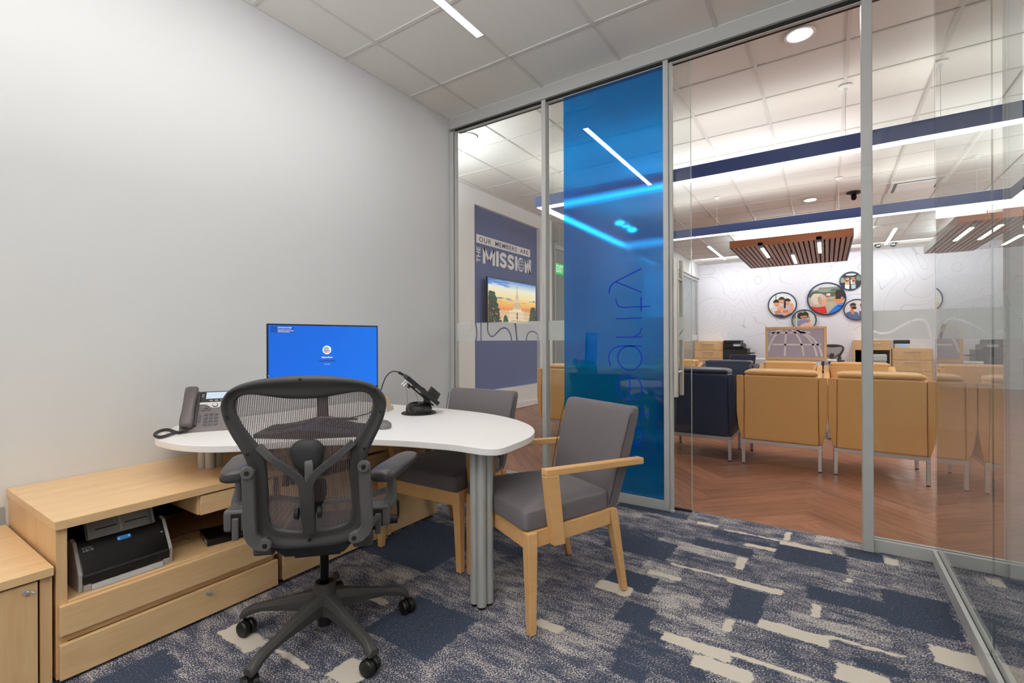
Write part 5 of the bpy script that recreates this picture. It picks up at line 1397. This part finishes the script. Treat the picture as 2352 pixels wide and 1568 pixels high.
# ---- lounge chairs
M_TAN = fabric_mat('tan_leather', '#DAA868', 0.45); M_NAVY = fabric_mat('navy_leather', '#2A3145', 0.4)
def lounge_chair(label, loc, rot, m, group):
    t = thing('lounge_chair', label, 'lounge chair', loc, rot, group)
    # local: back at y=0 side (rear face y=-.34), opens towards +y
    def panel(nm, x0, x1, y0, y1, zs, taper, bev=0.016, slope=0.0):
        rg = []
        for z, dx in zip(zs, taper):
            rg.append([(x0 + (dx if x0 < -.3 else 0), y0 + (abs(dx) * .5 if y0 < 0 else 0), z), (x1 - (dx if x1 > .3 else 0), y0 + (abs(dx) * .5 if y0 < 0 else 0), z), (x1 - (dx if x1 > .3 else 0), y1, z - (slope if z > .5 else 0)), (x0 + (dx if x0 < -.3 else 0), y1, z - (slope if z > .5 else 0))])
        return smooth_angle(obj(nm, loft(BM(), rg), m, t, bev, seg=3), 50)
    zs, tp_ = (.236, .30, .38, .50, .66, .845), (.042, .025, .011, .0, 0, 0)
    panel('back_panel', -.298, .298, -.34, -.20, zs, (0.0,) * 6)
    panel('arm', -.362, -.300, -.345, .32, zs, tp_, slope=.20)
    panel('arm', .300, .362, -.345, .32, zs, tp_, slope=.20)
    smooth_angle(obj('back_cushion', cushion(BM(), -.292, .292, -.195, -.06, .43, .895, .035, 0.004), m, t), 60)
    smooth_angle(obj('back_roll', cushion(BM(), -.296, .296, -.335, -.06, .8455, .888, .02, 0.006), m, t), 60)
    smooth_angle(obj('seat_cushion', cushion(BM(), -.294, .294, -.055, .335, .26, .43, .035, 0.02), m, t), 60)
    bm = BM(); box(bm, -.32, .32, -.318, -.29, .2, .2355); box(bm, -.32, .32, .28, .308, .2, .2355); box(bm, -.32, -.292, -.29, .28, .2, .2355); box(bm, .292, .32, -.29, .28, .2, .2355)
    obj('frame', bm, M_CHROME, t, 0.002)
    for sx in (-1, 1):
        for sy in (-.304, .294):
            lg = obj('leg', box(BM(), sx * .306 - .014, sx * .306 + .014, sy - .014, sy + .014, .008, .1998), M_CHROME, t, 0.003)
            obj('foot', box(BM(), sx * .306 - .012, sx * .306 + .012, sy - .012, sy + .012, 0.0002, .0079), M_BLACK, lg)
    return t
YR1 = 5.30
tanc = lounge_chair('tan lounge chair seen from behind just right of the navy one, front row', (-.362, YR1, 0), 0, M_TAN, 'front row of lounge chairs')
dup(tanc, (.366, YR1, 0), 0, 'tan lounge chair seen from behind beside the grey door post, front row')
navc = lounge_chair('navy lounge chair seen from behind through the open doorway, front row', (-1.095, YR1, 0), 0, M_NAVY, 'front row of lounge chairs')
dup(tanc, (-1.83, YR1, 0), 0, 'tan lounge chair behind the blue glass pane, front row')
dup(tanc, (-2.575, YR1, 0), 0, 'tan lounge chair at the left end of the front row behind the clear pane')
YR2 = 7.05
dup(tanc, (-.415, YR2, 0), PI, 'tan lounge chair facing the office between navy and tan ones, back row', 'back row of lounge chairs')
dup(tanc, (.325, YR2, 0), PI, 'tan lounge chair facing the office at the right end, back row', 'back row of lounge chairs')
dup(navc, (-1.15, YR2, 0), PI, 'dark blue grey lounge chair facing the office, back row', 'back row of lounge chairs')
dup(tanc, (-1.885, YR2, 0), PI, 'tan lounge chair facing the office behind the door handle, back row', 'back row of lounge chairs')
# low table between the rows, seen through the blue pane
ct = thing('side_table', 'low pale round table behind the blue glass between the chair rows', 'table', (-2.75, 6.35, 0))
obj('table_top', prism(BM(), ell(0, 0, .3, .3, 0, 32), .46, .485), M_TOP, ct, 0.003)
obj('pedestal', cyl(BM(), (0, 0, .012), (0, 0, .4598), .03, seg=16), M_CHROME, ct)
obj('base', lathe(BM(), [(.2, .0003), (.2, .008), (.05, .0118)], 28), M_CHROME, ct)

# ---- pendant frame light (dark blue sides, lit above and below), on cables
FX0, FX1, FY0, FY1, FZ0, FZ1, FWd = -3.15, 2.03, 5.293, 8.42, 2.905, 3.04, 0.14
M_FBLUE = mat('pendant_blue', '#33457A', 0.5)
pf = thing('pendant_light', 'large rectangular dark blue pendant light with glowing white underside', 'pendant light', (0, 0, 0))
def beam(nm, x0, x1, y0, y1):
    bm = BM(); th = 0.012
    if x1 - x0 > y1 - y0:
        box(bm, x0, x1, y0, y0 + th, FZ0, FZ1); box(bm, x0, x1, y1 - th, y1, FZ0, FZ1)
        box(bm, x0, x0 + th, y0 + th, y1 - th, FZ0, FZ1); box(bm, x1 - th, x1, y0 + th, y1 - th, FZ0, FZ1)
    else:
        box(bm, x0, x0 + th, y0, y1, FZ0, FZ1); box(bm, x1 - th, x1, y0, y1, FZ0, FZ1)
    b_ = obj(nm, bm, M_FBLUE, pf)
    e = 0.013
    obj('lower_diffuser', box(BM(), x0 + e, x1 - e, y0 + e, y1 - e, FZ0 - .004, FZ0 + .012), emis('frame_glow', '#FFFDFA', L_FRAME_DOWN), b_)
    obj('upper_diffuser', box(BM(), x0 + e, x1 - e, y0 + e, y1 - e, FZ1 - .03, FZ1 - .024), emis('frame_uplight', '#FFFBF4', L_FRAME_UP), b_)
beam('beam', FX0, FX1, FY0, FY0 + FWd); beam('beam', FX0, FX1, FY1 - FWd, FY1)
beam('beam', FX0, FX0 + FWd, FY0 + FWd, FY1 - FWd); beam('beam', FX1 - FWd, FX1, FY0 + FWd, FY1 - FWd)
for x, y in ((.147, 5.36), (-3.05, 5.9), (1.6, 5.36), (-1.5, 5.36), (.147, 8.35), (-1.5, 8.35), (1.6, 8.35), (-3.05, 7.8)):
    c = obj('cable', cyl(BM(), (x, y, FZ1 - .024), (x, y, ZL - .02), .0025, seg=6), M_CHROME, pf)
    obj('canopy_disc', lathe(BM(), [(.05, ZL - .0003), (.055, ZL - .01), (.02, ZL - .022), (.008, ZL - .05)], 20, x, y), M_WHITE, c)

# ---- slatted wooden ceiling clouds
M_SLAT = wood('walnut_slat', '#C4A99C', '#A88C7F', (12, 1.2, 12), 0.5, 0.7); M_FASC = wood('walnut_fascia', '#B0714C', '#9A5F3C', (1.2, 12, 12), 0.45, 0.7)
def cloud(label, x0, x1, y0, y1, ns, lamps, group):
    z0, z1 = 3.10, 3.25
    t = thing('ceiling_cloud', label, 'ceiling panel', (0, 0, 0), 0, group)
    obj('fascia', box(BM(), x0, x1, y0, y0 + .025, z0, z1), M_FASC, t, 0.002)
    obj('fascia', box(BM(), x0, x1, y1 - .025, y1, z0, z1), M_FASC, t, 0.002)
    for a in (x0, x1 - .025): obj('side_fascia', box(BM(), a, a + .025, y0 + .0252, y1 - .0252, z0, z1), mat('cloud_side', '#6E6A68', 0.5), t)
    p = (x1 - x0 - .05) / ns; first = None
    for i in range(ns):
        x = x0 + .025 + p * (i + .5)
        if first is None:
            s = first = obj('slat', box(BM(), -.030, .030, y0 + .03 - (y0 + y1) / 2, y1 - .03 - (y0 + y1) / 2, z0 + .004, z0 + .10), M_SLAT, t)
        else:
            s = bpy.data.objects.new('slat', first.data); COL.objects.link(s); s.parent = t
        s.location = (x, (y0 + y1) / 2, 0)
    bm = BM()
    for k in range(12):
        y = y0 + .15 + (y1 - y0 - .3) * k / 11; box(bm, x0 + .026, x1 - .026, y - .02, y + .02, z0 + .11, z0 + .145)
    obj('cross_bars', bm, M_SLAT, t)
    obj('black_backing', box(BM(), x0 + .03, x1 - .03, y0 + .03, y1 - .03, z1 - .004, z1), M_BLACK, t)
    for i, j in ((.15, .2), (.85, .2), (.15, .8), (.85, .8), (.5, .2)):
        x, y = x0 + (x1 - x0) * i, y0 + (y1 - y0) * j
        obj('hanger', cyl(BM(), (x, y, z1), (x, y, ZL - .001), .006, seg=6), M_BLACK, t)
    for lx, ly0, ly1 in lamps:
        h_ = obj('lamp_housing', box(BM(), lx - .045, lx + .045, ly0 - .35, ly1 + .02, z0 - .0005, z0 + .06), M_BLACK, t)
        obj('lamp_diffuser', box(BM(), lx - .03, lx + .03, ly0, ly1, z0 - .012, z0 - .001), emis('cloud_glow', '#FFF6EA', 9.0), h_)
    return t
cloud('brown slatted wooden ceiling panel hanging left of the door post', -1.706, .42, 10.85, 14.2, 24, ((-1.13, 11.2, 12.5), (-.645, 12.5, 13.85), (-.125, 11.2, 12.5)), 'slatted ceiling panels')
cloud('brown slatted wooden ceiling panel at the far right of the lounge', 1.82, 4.2, 10.6, 14.05, 26, ((2.45, 11.2, 12.6), (3.0, 12.5, 13.6), (3.5, 11.2, 12.6)), 'slatted ceiling panels')

# ---- other ceiling fittings
def downlight(label, x, y, z, r=.085):
    t = thing('downlight', label, 'ceiling light', (x, y, z), 0, 'round downlights in the lounge ceiling')
    obj('trim_ring', lathe(BM(), [(r + .022, -.001), (r + .02, -.006), (r, -.004), (r - .002, .004)], 32), M_WHITE, t)
    obj('diffuser', lathe(BM(), [(r - .001, -.0035), (r * .5, -.0035), (.001, -.0035)], 32), emis('downlight_glow', '#FFFBF3', L_DOWNLIGHT), t)
for lab, x, y in (('round downlight nearest the doorway header, left of the door post', -.168, 4.264), ('round downlight in the upper left corner of the left clear pane', -3.426, 4.253), ('small round downlight beyond the pendant, above the wooden panel', -.229, 9.394),
                  ('round downlight over the right part of the lounge', 3.0, 4.264), ('round downlight at the far right of the lounge', 3.0, 9.4), ('round downlight behind the blue pane', -3.43, 9.4)):
    downlight(lab, x, y, ZL)
GL = 'short linear lights in the lounge ceiling'
slot_light('short linear ceiling light left of the wooden panel', -2.467, 12.6, 14.9, ZL, .06, L_SLOT, GL)
slot_light('short linear ceiling light right of the door post', 1.215, 12.85, 14.85, ZL, .06, L_SLOT, GL)
slot_light('linear ceiling light at the far right of the lounge', 5.2, 6.0, 9.0, ZL, .06, L_SLOT, GL)
vn = thing('air_vent', 'white square air diffuser in the lounge ceiling right of the door post', 'vent', (1.12, 9.38, ZL))
obj('frame', box(BM(), -.31, .31, -.31, .31, -.010, -.0003), M_WHITE, vn, 0.003)
obj('slot', box(BM(), -.27, .27, -.27, .27, -.012, -.0101), mat('vent_shadow', '#5A5A58', 0.8), vn)
obj('plaque', box(BM(), -.235, .235, -.235, .235, -.026, -.0121), M_WHITE, vn, 0.004)
cm = thing('security_camera', 'small black ceiling camera hanging beside the door post', 'camera', (.36, 9.3, ZL))
obj('mount', lathe(BM(), [(.10, -.0003), (.10, -.025), (.06, -.035)], 20), M_BLACK, cm)
obj('body', tube(BM(), [(0, 0, -.03), (0, -.02, -.08), (0, -.05, -.11)], [.03, .04, .035], 12), M_BLACK, cm)
obj('lens', cyl(BM(), (0, -.05, -.11), (0, -.075, -.125), .022, seg=14), mat('dark_glass', '#0A0B0D', .08), cm)
for i, (lab, x, y) in enumerate((('black dome camera left of the short linear light right of the post', 1.056, 14.73), ('black dome camera right of the short linear light right of the post', 1.342, 14.74))):
    d = thing('dome_camera', lab, 'camera', (x, y, ZL), 0, 'black dome cameras on the lounge ceiling')
    obj('collar', lathe(BM(), [(.075, -.0003), (.075, -.03)], 20), M_BLACK, d)
    obj('dome', lathe(BM(), [(.065, -.0301), (.06, -.06), (.04, -.085), (.01, -.095)], 20), mat('dark_glass', '#0A0B0D', .08), d)
sm = thing('smoke_detector', 'small white smoke detector on the lounge ceiling by the door post', 'detector', (.85, 12.35, ZL))
obj('body', lathe(BM(), [(.07, -.0003), (.07, -.02), (.05, -.04), (.02, -.045)], 24), M_WHITE, sm)

# ---- round framed photographs on the far wall
def picture(label, x, z, r, layers, bg):
    t = thing('round_picture', label, 'picture', (x, YF - .0005, z), 0, 'round framed photographs on the far wall')
    rings = [[(rr * math.cos(a), yy, rr * math.sin(a)) for a in [2 * PI * k / 48 for k in range(48)]] for rr, yy in ((r, 0), (r, -.05), (r * .93, -.05), (r * .93, -.035))]
    obj('frame', loft(BM(), rings, cap=False), mat('frame_navy', '#1D2A52', 0.4), t)
    obj('backing', loft(BM(), [[(r * .94 * math.cos(a), yy, r * .94 * math.sin(a)) for a in [2 * PI * k / 48 for k in range(48)]] for yy in (-.0005, -.034)]), M_WHITE, t)
    R_ = r * .925
    circ = [(R_ * math.cos(2 * PI * k / 48), R_ * math.sin(2 * PI * k / 48)) for k in range(48)]
    L_ = [(circ, bg)] + [(clip_poly([(a * R_, b_ * R_) for a, b_ in p], circ), c) for p, c in layers]
    L_ = [(p, c) for p, c in L_ if len(p) > 2]
    print_mesh('photograph', L_, attrmat('print_colours'), t, basis((0, -.0345, 0), (1, 0, 0), (0, 0, 1), (0, -1, 0)), step=.0003)
    return t
SK, SK2 = '#E3A27E', '#C98360'
def head(cx, cz, r, hair, skin=SK, tilt=0, face=True):
    L_ = [(ell(cx, cz, r * .82, r, tilt), skin), (clip_poly(ell(cx, cz + r * .12, r * .95, r * 1.08, tilt), rect(-2, 2, cz + r * .28, 2)), hair)]
    if face: L_ += [(ell(cx - r * .3, cz + .02, r * .1, r * .06), '#4A3028'), (ell(cx + r * .3, cz + .02, r * .1, r * .06), '#4A3028'), (ell(cx, cz - r * .48, r * .3, r * .1), '#B85F55')]
    return L_
p1 = [(rect(-1, 1, -1, -.55), '#3C4560'), (rect(-.5, -.44, .3, 1), '#6B6F76'), (ell(-.75, -.5, .25, .25), '#D9C98A')]
p1 += [([(-.75, -.2), (-.3, .05), (.1, .05), (.45, -.3), (.5, -.8), (-.7, -.8)], '#D4D2D6'), ([(.3, -.1), (.6, .05), (.85, -.05), (.8, -.7), (.4, -.6)], '#C3BAC4'), ([(.6, .1), (.8, .1), (.9, -.6), (.2, -.95), (.0, -.85), (.6, -.55)], SK), (ell(-.05, -.3, .35, .2, 20), SK), ([(-.6, -.55), (-.2, -.45), (.05, -.7), (-.5, -.8)], SK2), ([(.0, -.5), (.4, -.4), (.5, -.65), (.1, -.75)], SK2)]
p1 += head(-.4, .12, .3, '#23201F', tilt=15) + head(-.02, .35, .28, '#3A3130', tilt=20) + head(.38, .2, .28, '#2B2220') + [(ell(.2, .0, .08, .35), '#2B2220')]
picture('round photograph of three people hugging, left of the picture cluster', -1.075, 2.182, .365, p1, '#E6E8E6')
p2_ = [(rect(-1, 1, .2, 1), '#6E7B6A'), (ell(-.4, .8, .4, .3), '#8FA083'), (ell(.5, .7, .4, .35), '#C9CEC2'), (rect(.3, .36, -1, 1), '#E3E3DC'), (rect(-.7, -.6, -1, 1), '#D9D9CF'), (ell(.7, -.1, .25, .7), '#D6D3C6'), ([(-.6, -.1), (-.1, .1), (.4, .05), (.55, .2), (.3, -.4), (-.1, -.3), (-.5, -.8)], '#8B86AD'), ([(-.3, -.5), (.2, -.25), (.6, -.4), (.7, -1), (-.5, -1)], '#EFB9A4'), (ell(.45, -.1, .12, .1), SK2)]
p2_ += [(ell(-.28, .45, .28, .33), '#2A211E'), (ell(.12, .5, .28, .34), '#35261F')] + head(-.15, .38, .22, '#2A211E', SK2) + head(.1, .4, .22, '#35261F', SK2)
picture('round photograph of two people embracing, directly above the desk screen', -.541, 1.727, .302, p2_, '#A8AF9E')
p3_ = [(rect(-1, 1, .1, .75), '#7E8778'), (ell(-.5, .35, .6, .18, 12), '#4E5B48'), (ell(.3, .3, .6, .14, -8), '#56634D'), (ell(.0, .55, .5, .12), '#8C9488'), (ell(.6, .55, .4, .1), '#5F6B56'), (ell(-.7, .7, .3, .12), '#C9CDD0'), (rect(-1, 1, -1, .1), '#B9B09A'), (ell(.2, -.1, .3, .1), '#A79C84')]
p3_ += [(ell(-.42, -.02, .42, .4), '#CDB9A5'), (ell(-.55, .02, .3, .36, 15), '#DCCBB8'), (ell(-.35, -.1, .12, .3, 10), '#B89F88'), (ell(-.12, -.22, .14, .2), SK), ([(-.95, -.45), (-.5, -.55), (-.05, -.5), (.05, -.95), (-.3, -1), (-.9, -.8)], '#CE2F28'), ([(.0, .1), (.12, .05), (.1, .2), (.02, .2)], '#D8322B'), (ell(.06, .26, .07, .1), SK), (rect(.08, .22, .2, .34), '#E8E8E6')]
p3_ += [(ell(.68, .0, .26, .38, -8), '#D98B5F'), (clip_poly(ell(.72, .18, .34, .38), rect(.5, 1.2, -.05, 1)), '#2E2521'), (ell(.86, .0, .08, .1), '#C97B55'), ([(.1, -.95), (.5, -.5), (.65, -.38), (1, -.3), (1, -1)], '#2779DE'), ([(.5, -.5), (.65, -.38), (.95, -.28), (.8, -.5)], '#3A90F2'), ([(.6, -.45), (.9, -.5), (.85, -.58), (.58, -.52)], '#163A7A')]
picture('largest round photograph, an older couple in red and blue jackets', -.016, 2.302, .452, p3_, '#CDD2D4')
p4_ = [(rect(-.75, .75, .45, .8), '#20242A'), (ell(0, .72, .5, .12), '#C9D0D0'), (rect(-1, 1, -1, .0), '#2A2A2C'), (ell(-.8, .1, .25, .3), '#8E9A86'), (ell(.8, .3, .3, .35), '#6D7A66')]
for x, z, c in ((-.35, .05, '#D7A98C'), (.2, .12, '#E7E3E0'), (-.35, -.45, '#E9E4E0'), (.25, -.45, '#A9C4CC')): p4_ += [([(x - .22, z), (x + .22, z), (x + .2, z - .5), (x - .2, z - .5)], c)]
p4_ += head(-.32, .25, .2, '#8A4B2F') + head(.2, .35, .2, '#3A2A24', SK2) + head(-.35, -.12, .18, '#5A3524') + head(.25, -.12, .18, '#33241F', SK2)
picture('round photograph of a family of four by a car, upper right of the cluster', .535, 2.756, .25, p4_, '#4A4C4C')
p5_ = [([(-.9, -.3), (-.4, -.1), (.1, -.3), (.3, -1), (-.8, -1)], '#5A6A94'), ([(.2, -.2), (.7, .0), (1, -.1), (1, -1), (.2, -1)], '#5D5F72'), (ell(-.35, -.2, .15, .3, 20), SK2)] + head(-.3, .35, .3, '#2E2622', '#A9663F') + head(.55, .35, .3, '#221A17', '#8E5638') + [(ell(-.2, .18, .2, .14), '#241B17')]
picture('round photograph of two men, lower right of the cluster behind the post', .66, 1.976, .285, p5_, '#D9D3D0')

# ---- furniture against the far wall
GC = 'maple cabinets along the far wall'
def file_cabinet(label, x0, x1, y0, y1, z1, drawers, group=GC, open_bay=None):
    t = thing('file_cabinet', label, 'cabinet', ((x0 + x1) / 2, (y0 + y1) / 2, 0), 0, group)
    w_, d = (x1 - x0) / 2, (y1 - y0) / 2
    obj('top', box(BM(), -w_, w_, -d, d, z1 - .025, z1), M_MAPLE, t)
    if open_bay:
        for s in (-1, 1): obj('side_panel', box(BM(), min(s * w_, s * (w_ - .03)), max(s * w_, s * (w_ - .03)), -d, d, .01, z1 - .0252), M_MAPLE_V, t)
        obj('back_panel', box(BM(), -w_ + .03, w_ - .03, d - .02, d, .01, z1 - .0252), M_DARK, t)
        obj('header', box(BM(), -w_ + .0302, w_ - .0302, -d + .02, d - .0202, z1 - .26, z1 - .0252), M_MAPLE, t)
    else: obj('carcass', box(BM(), -w_, w_, -d + .002, d, .01, z1 - .0252), M_MAPLE, t)
    for z0, zt in drawers:
        dw = obj('drawer', box(BM(), -w_ + .02, w_ - .02, -d - .018, -d + (.0018 if not open_bay else .0198), z0, zt), M_MAPLE, t, 0.003)
        obj('bar_handle', cyl(BM(), (-.16, -d - .04, zt - .05), (.16, -d - .04, zt - .05), .008, seg=8), M_CHROME, dw)
        for s in (-.14, .14): obj('handle_post', cyl(BM(), (s, -d - .04, zt - .05), (s, -d - .0182, zt - .05), .006, seg=6), M_CHROME, dw)
    return t
file_cabinet('maple drawer cabinet at the far left beside the black office printer', -3.37, -2.56, 15.1, YF - .005, 1.147, ((.88, 1.11), (.64, .87), (.4, .63), (.03, .39)))
file_cabinet('maple cabinet with an open bay holding a grey shredder, far wall', .575, 1.335, 15.1, YF - .005, 1.16, ((.91, 1.125),), open_bay=True)
file_cabinet('maple three drawer file cabinet with a small printer on top, far wall', 1.355, 2.12, 15.1, YF - .005, .945, ((.67, .915), (.39, .66), (.03, .38)))
pr = thing('office_printer', 'black multifunction office printer on the far wall right of the maple cabinet', 'printer', (-2.2, 15.3, 0))
obj('base_unit', box(BM(), -.32, .32, -.3, .3, .01, .62), M_BLACK, pr, 0.01); obj('engine', box(BM(), -.32, .3, -.28, .3, .6202, .93), mat('printer_dark', '#26272A', 0.45), pr, 0.01)
obj('scan_bed', box(BM(), -.33, .2, -.3, .3, .9302, 1.05), M_BLACK, pr, 0.01); obj('feeder_lid', box(BM(), -.33, .12, -.28, .3, 1.0502, 1.165), M_BLACK, pr, 0.012)
obj('control_panel', hexa(BM(), [(-.06, -.46, .99), (.24, -.46, .99), (.24, -.3, 1.03), (-.06, -.3, 1.03), (-.06, -.44, 1.03), (.24, -.44, 1.03), (.24, -.3, 1.09), (-.06, -.3, 1.09)]), M_BLACK, pr, 0.005)
obj('touch_screen', hexa(BM(), [(-.04, -.462, .995), (.14, -.462, .995), (.14, -.452, 1.0), (-.04, -.452, 1.0), (-.04, -.442, 1.04), (.14, -.442, 1.04), (.14, -.432, 1.05), (-.04, -.432, 1.05)]), mat('grey_screen', '#9A9DA0', 0.3), pr)
obj('output_tray', box(BM(), .3002, .45, -.2, .2, .78, .81), M_BLACK, pr, 0.004)
sh = thing('shredder', 'light grey shredder inside the open maple cabinet by the door post', 'shredder', (1.0, 15.32, 0))
obj('bin', box(BM(), -.24, .24, -.24, .2, .01, .62), mat('appliance_grey', '#B9BDC6', 0.4), sh, 0.02); obj('head', box(BM(), -.25, .25, -.25, .21, .6202, .80), mat('appliance_pale', '#D3D5DA', 0.4), sh, 0.025)
obj('slot', box(BM(), -.17, .17, -.12, -.08, .8001, .806), M_BLACK, sh)
sp_ = thing('receipt_printer', 'small black and white printer on top of the three drawer cabinet', 'printer', (1.56, 15.38, .9452))
obj('body', box(BM(), -.15, .15, -.14, .16, .0003, .12), mat('appliance_pale', '#D3D5DA', .4), sp_, 0.015); obj('lid', box(BM(), -.155, .155, -.13, .165, .1202, .215), M_BLACK, sp_, 0.02)
obj('indicator', box(BM(), -.06, .08, -.1415, -.1402, .085, .1), emis('indicator_glow', '#4F8DFF', 2.0), sp_)
# service desk with a framed frosted screen
sd_ = thing('service_desk', 'white service desk behind the lounge chairs carrying the framed globe screen', 'desk', (-.58, 12.3, 0))
obj('desktop', box(BM(), -1.1, .75, -.25, .5, .71, .74), M_TOP, sd_, 0.003)
for x in (-1.06, .71): obj('leg_panel', box(BM(), x - .02, x + .02, -.2, .45, .0003, .7098), M_MAPLE_V, sd_)
ps = thing('privacy_screen', 'maple framed frosted screen printed with a large globe on the service desk', 'screen', (-.58, 11.98, .7402))
PWx, PH_ = .575, .72
bm = BM(); box(bm, -PWx, PWx, 0, .03, PH_ - .05, PH_); box(bm, -PWx, -PWx + .05, 0, .03, 0, PH_ - .0502); box(bm, PWx - .05, PWx, 0, .03, 0, PH_ - .0502); box(bm, -PWx + .0502, PWx - .0502, 0, .03, 0, .05)
obj('frame', bm, wood('light_maple', '#F0CB94', '#E5BA7E', (10, 10, 10), .4), ps)
obj('panel', box(BM(), -PWx + .0502, PWx - .0502, .012, .018, .0502, PH_ - .0502), mat('frosted_lilac', '#B9B2C4', .5), ps)
bm = BM(); gx, gz, gr = -.14, .02, .60
def gline(pts, wd=.038):
    pts = [Vector((a, 0, b_)) for a, b_ in pts if abs(a) < PWx - .055 and .055 < b_ < PH_ - .055]
    for p, q in zip(pts[:-1], pts[1:]):
        d = (q - p); 
        if d.length < 1e-6: continue
        d.normalize(); n = Vector((-d.z, 0, d.x)) * wd / 2
        hexa(bm, [tuple(v + Vector((0, yy, 0))) for yy in (.0085, .0115) for v in (p - n, q - n, q + n, p + n)])
for lon in (-70, -38, -5, 28, 58, 86): gline([(gx + gr * 1.05 * math.sin(math.radians(lon)) * math.cos(math.radians(l)), gz + gr * 1.08 * math.sin(math.radians(l))) for l in range(0, 80, 5)])
for zz in (.34, .60): gline([(gx + x, gz + zz - .03) for x in np.linspace(-.38, .62 if zz < .5 else .42, 12)])
obj('globe_lines', bm, mat('frost_white', '#F0ECF4', .5), ps)
dup(oc, (-.02, 13.2, 0), math.radians(160), 'mesh office chair behind the framed globe screen', None)
armchair('dark blue guest chair in front of the service desk, far lounge', (-1.62, 11.3, 0), math.radians(25), None, M_NAVY)

# ---- glazed side offices on the lounge's far left, hallway and exit sign
def side_glass(n, x, y0, y1, label):
    p = struct_empty('window_%d' % n, label)
    obj('pane', box(BM(), x - .005, x + .005, y0 + .03, y1 - .03, .06, 3.02), GLASS, p)
    bm = BM(); box(bm, x - .03, x + .03, y0, y1, 3.02, 3.10); box(bm, x - .03, x + .03, y0, y1, 0, .06); box(bm, x - .03, x + .03, y0, y0 + .03, .06, 3.02); box(bm, x - .03, x + .03, y1 - .03, y1, .06, 3.02)
    obj('frame', bm, M_ALU, p)
    obj('frosted_band', box(BM(), x + .0055, x + .0065, y0 + .03, y1 - .03, B0, B1), mat('plain_frost', '#CBD6D8', 0.6), p)
    return p
side_glass(8, -3.42, 13.3, YF - .01, 'glass pane of the side office in the far left corner')
side_glass(9, -3.42, 10.3, 13.3, 'glass pane of the side office behind the blue film')
wall('wall_soffit', -3.5, -3.34, 10.12, YF, 3.1002, ZL, label='white soffit above the side office glass')
side_glass(10, -4.55, 8.35, 9.95, 'glass hallway door front by the exit sign')
ex = thing('exit_sign', 'green lit exit sign over the glass hallway behind the left pane', 'sign', (-4.62, 8.72, 2.66), 0)
obj('plate', box(BM(), -.01, .01, -.17, .17, -.11, .11), emis('exit_green', '#1FD15A', 1.1), ex)
bm = fit_text('EXIT', -.14, .14, -.075, .075, .001, .02); xform(bm, basis((.0115, 0, 0), (0, 1, 0), (0, 0, 1), (1, 0, 0))); obj('lettering', bm, emis('exit_text', '#F2FFF4', 1.2), ex)
obj('stem', box(BM(), -.01, .01, -.02, .02, .11, .86 - .0005), M_ALU, ex)
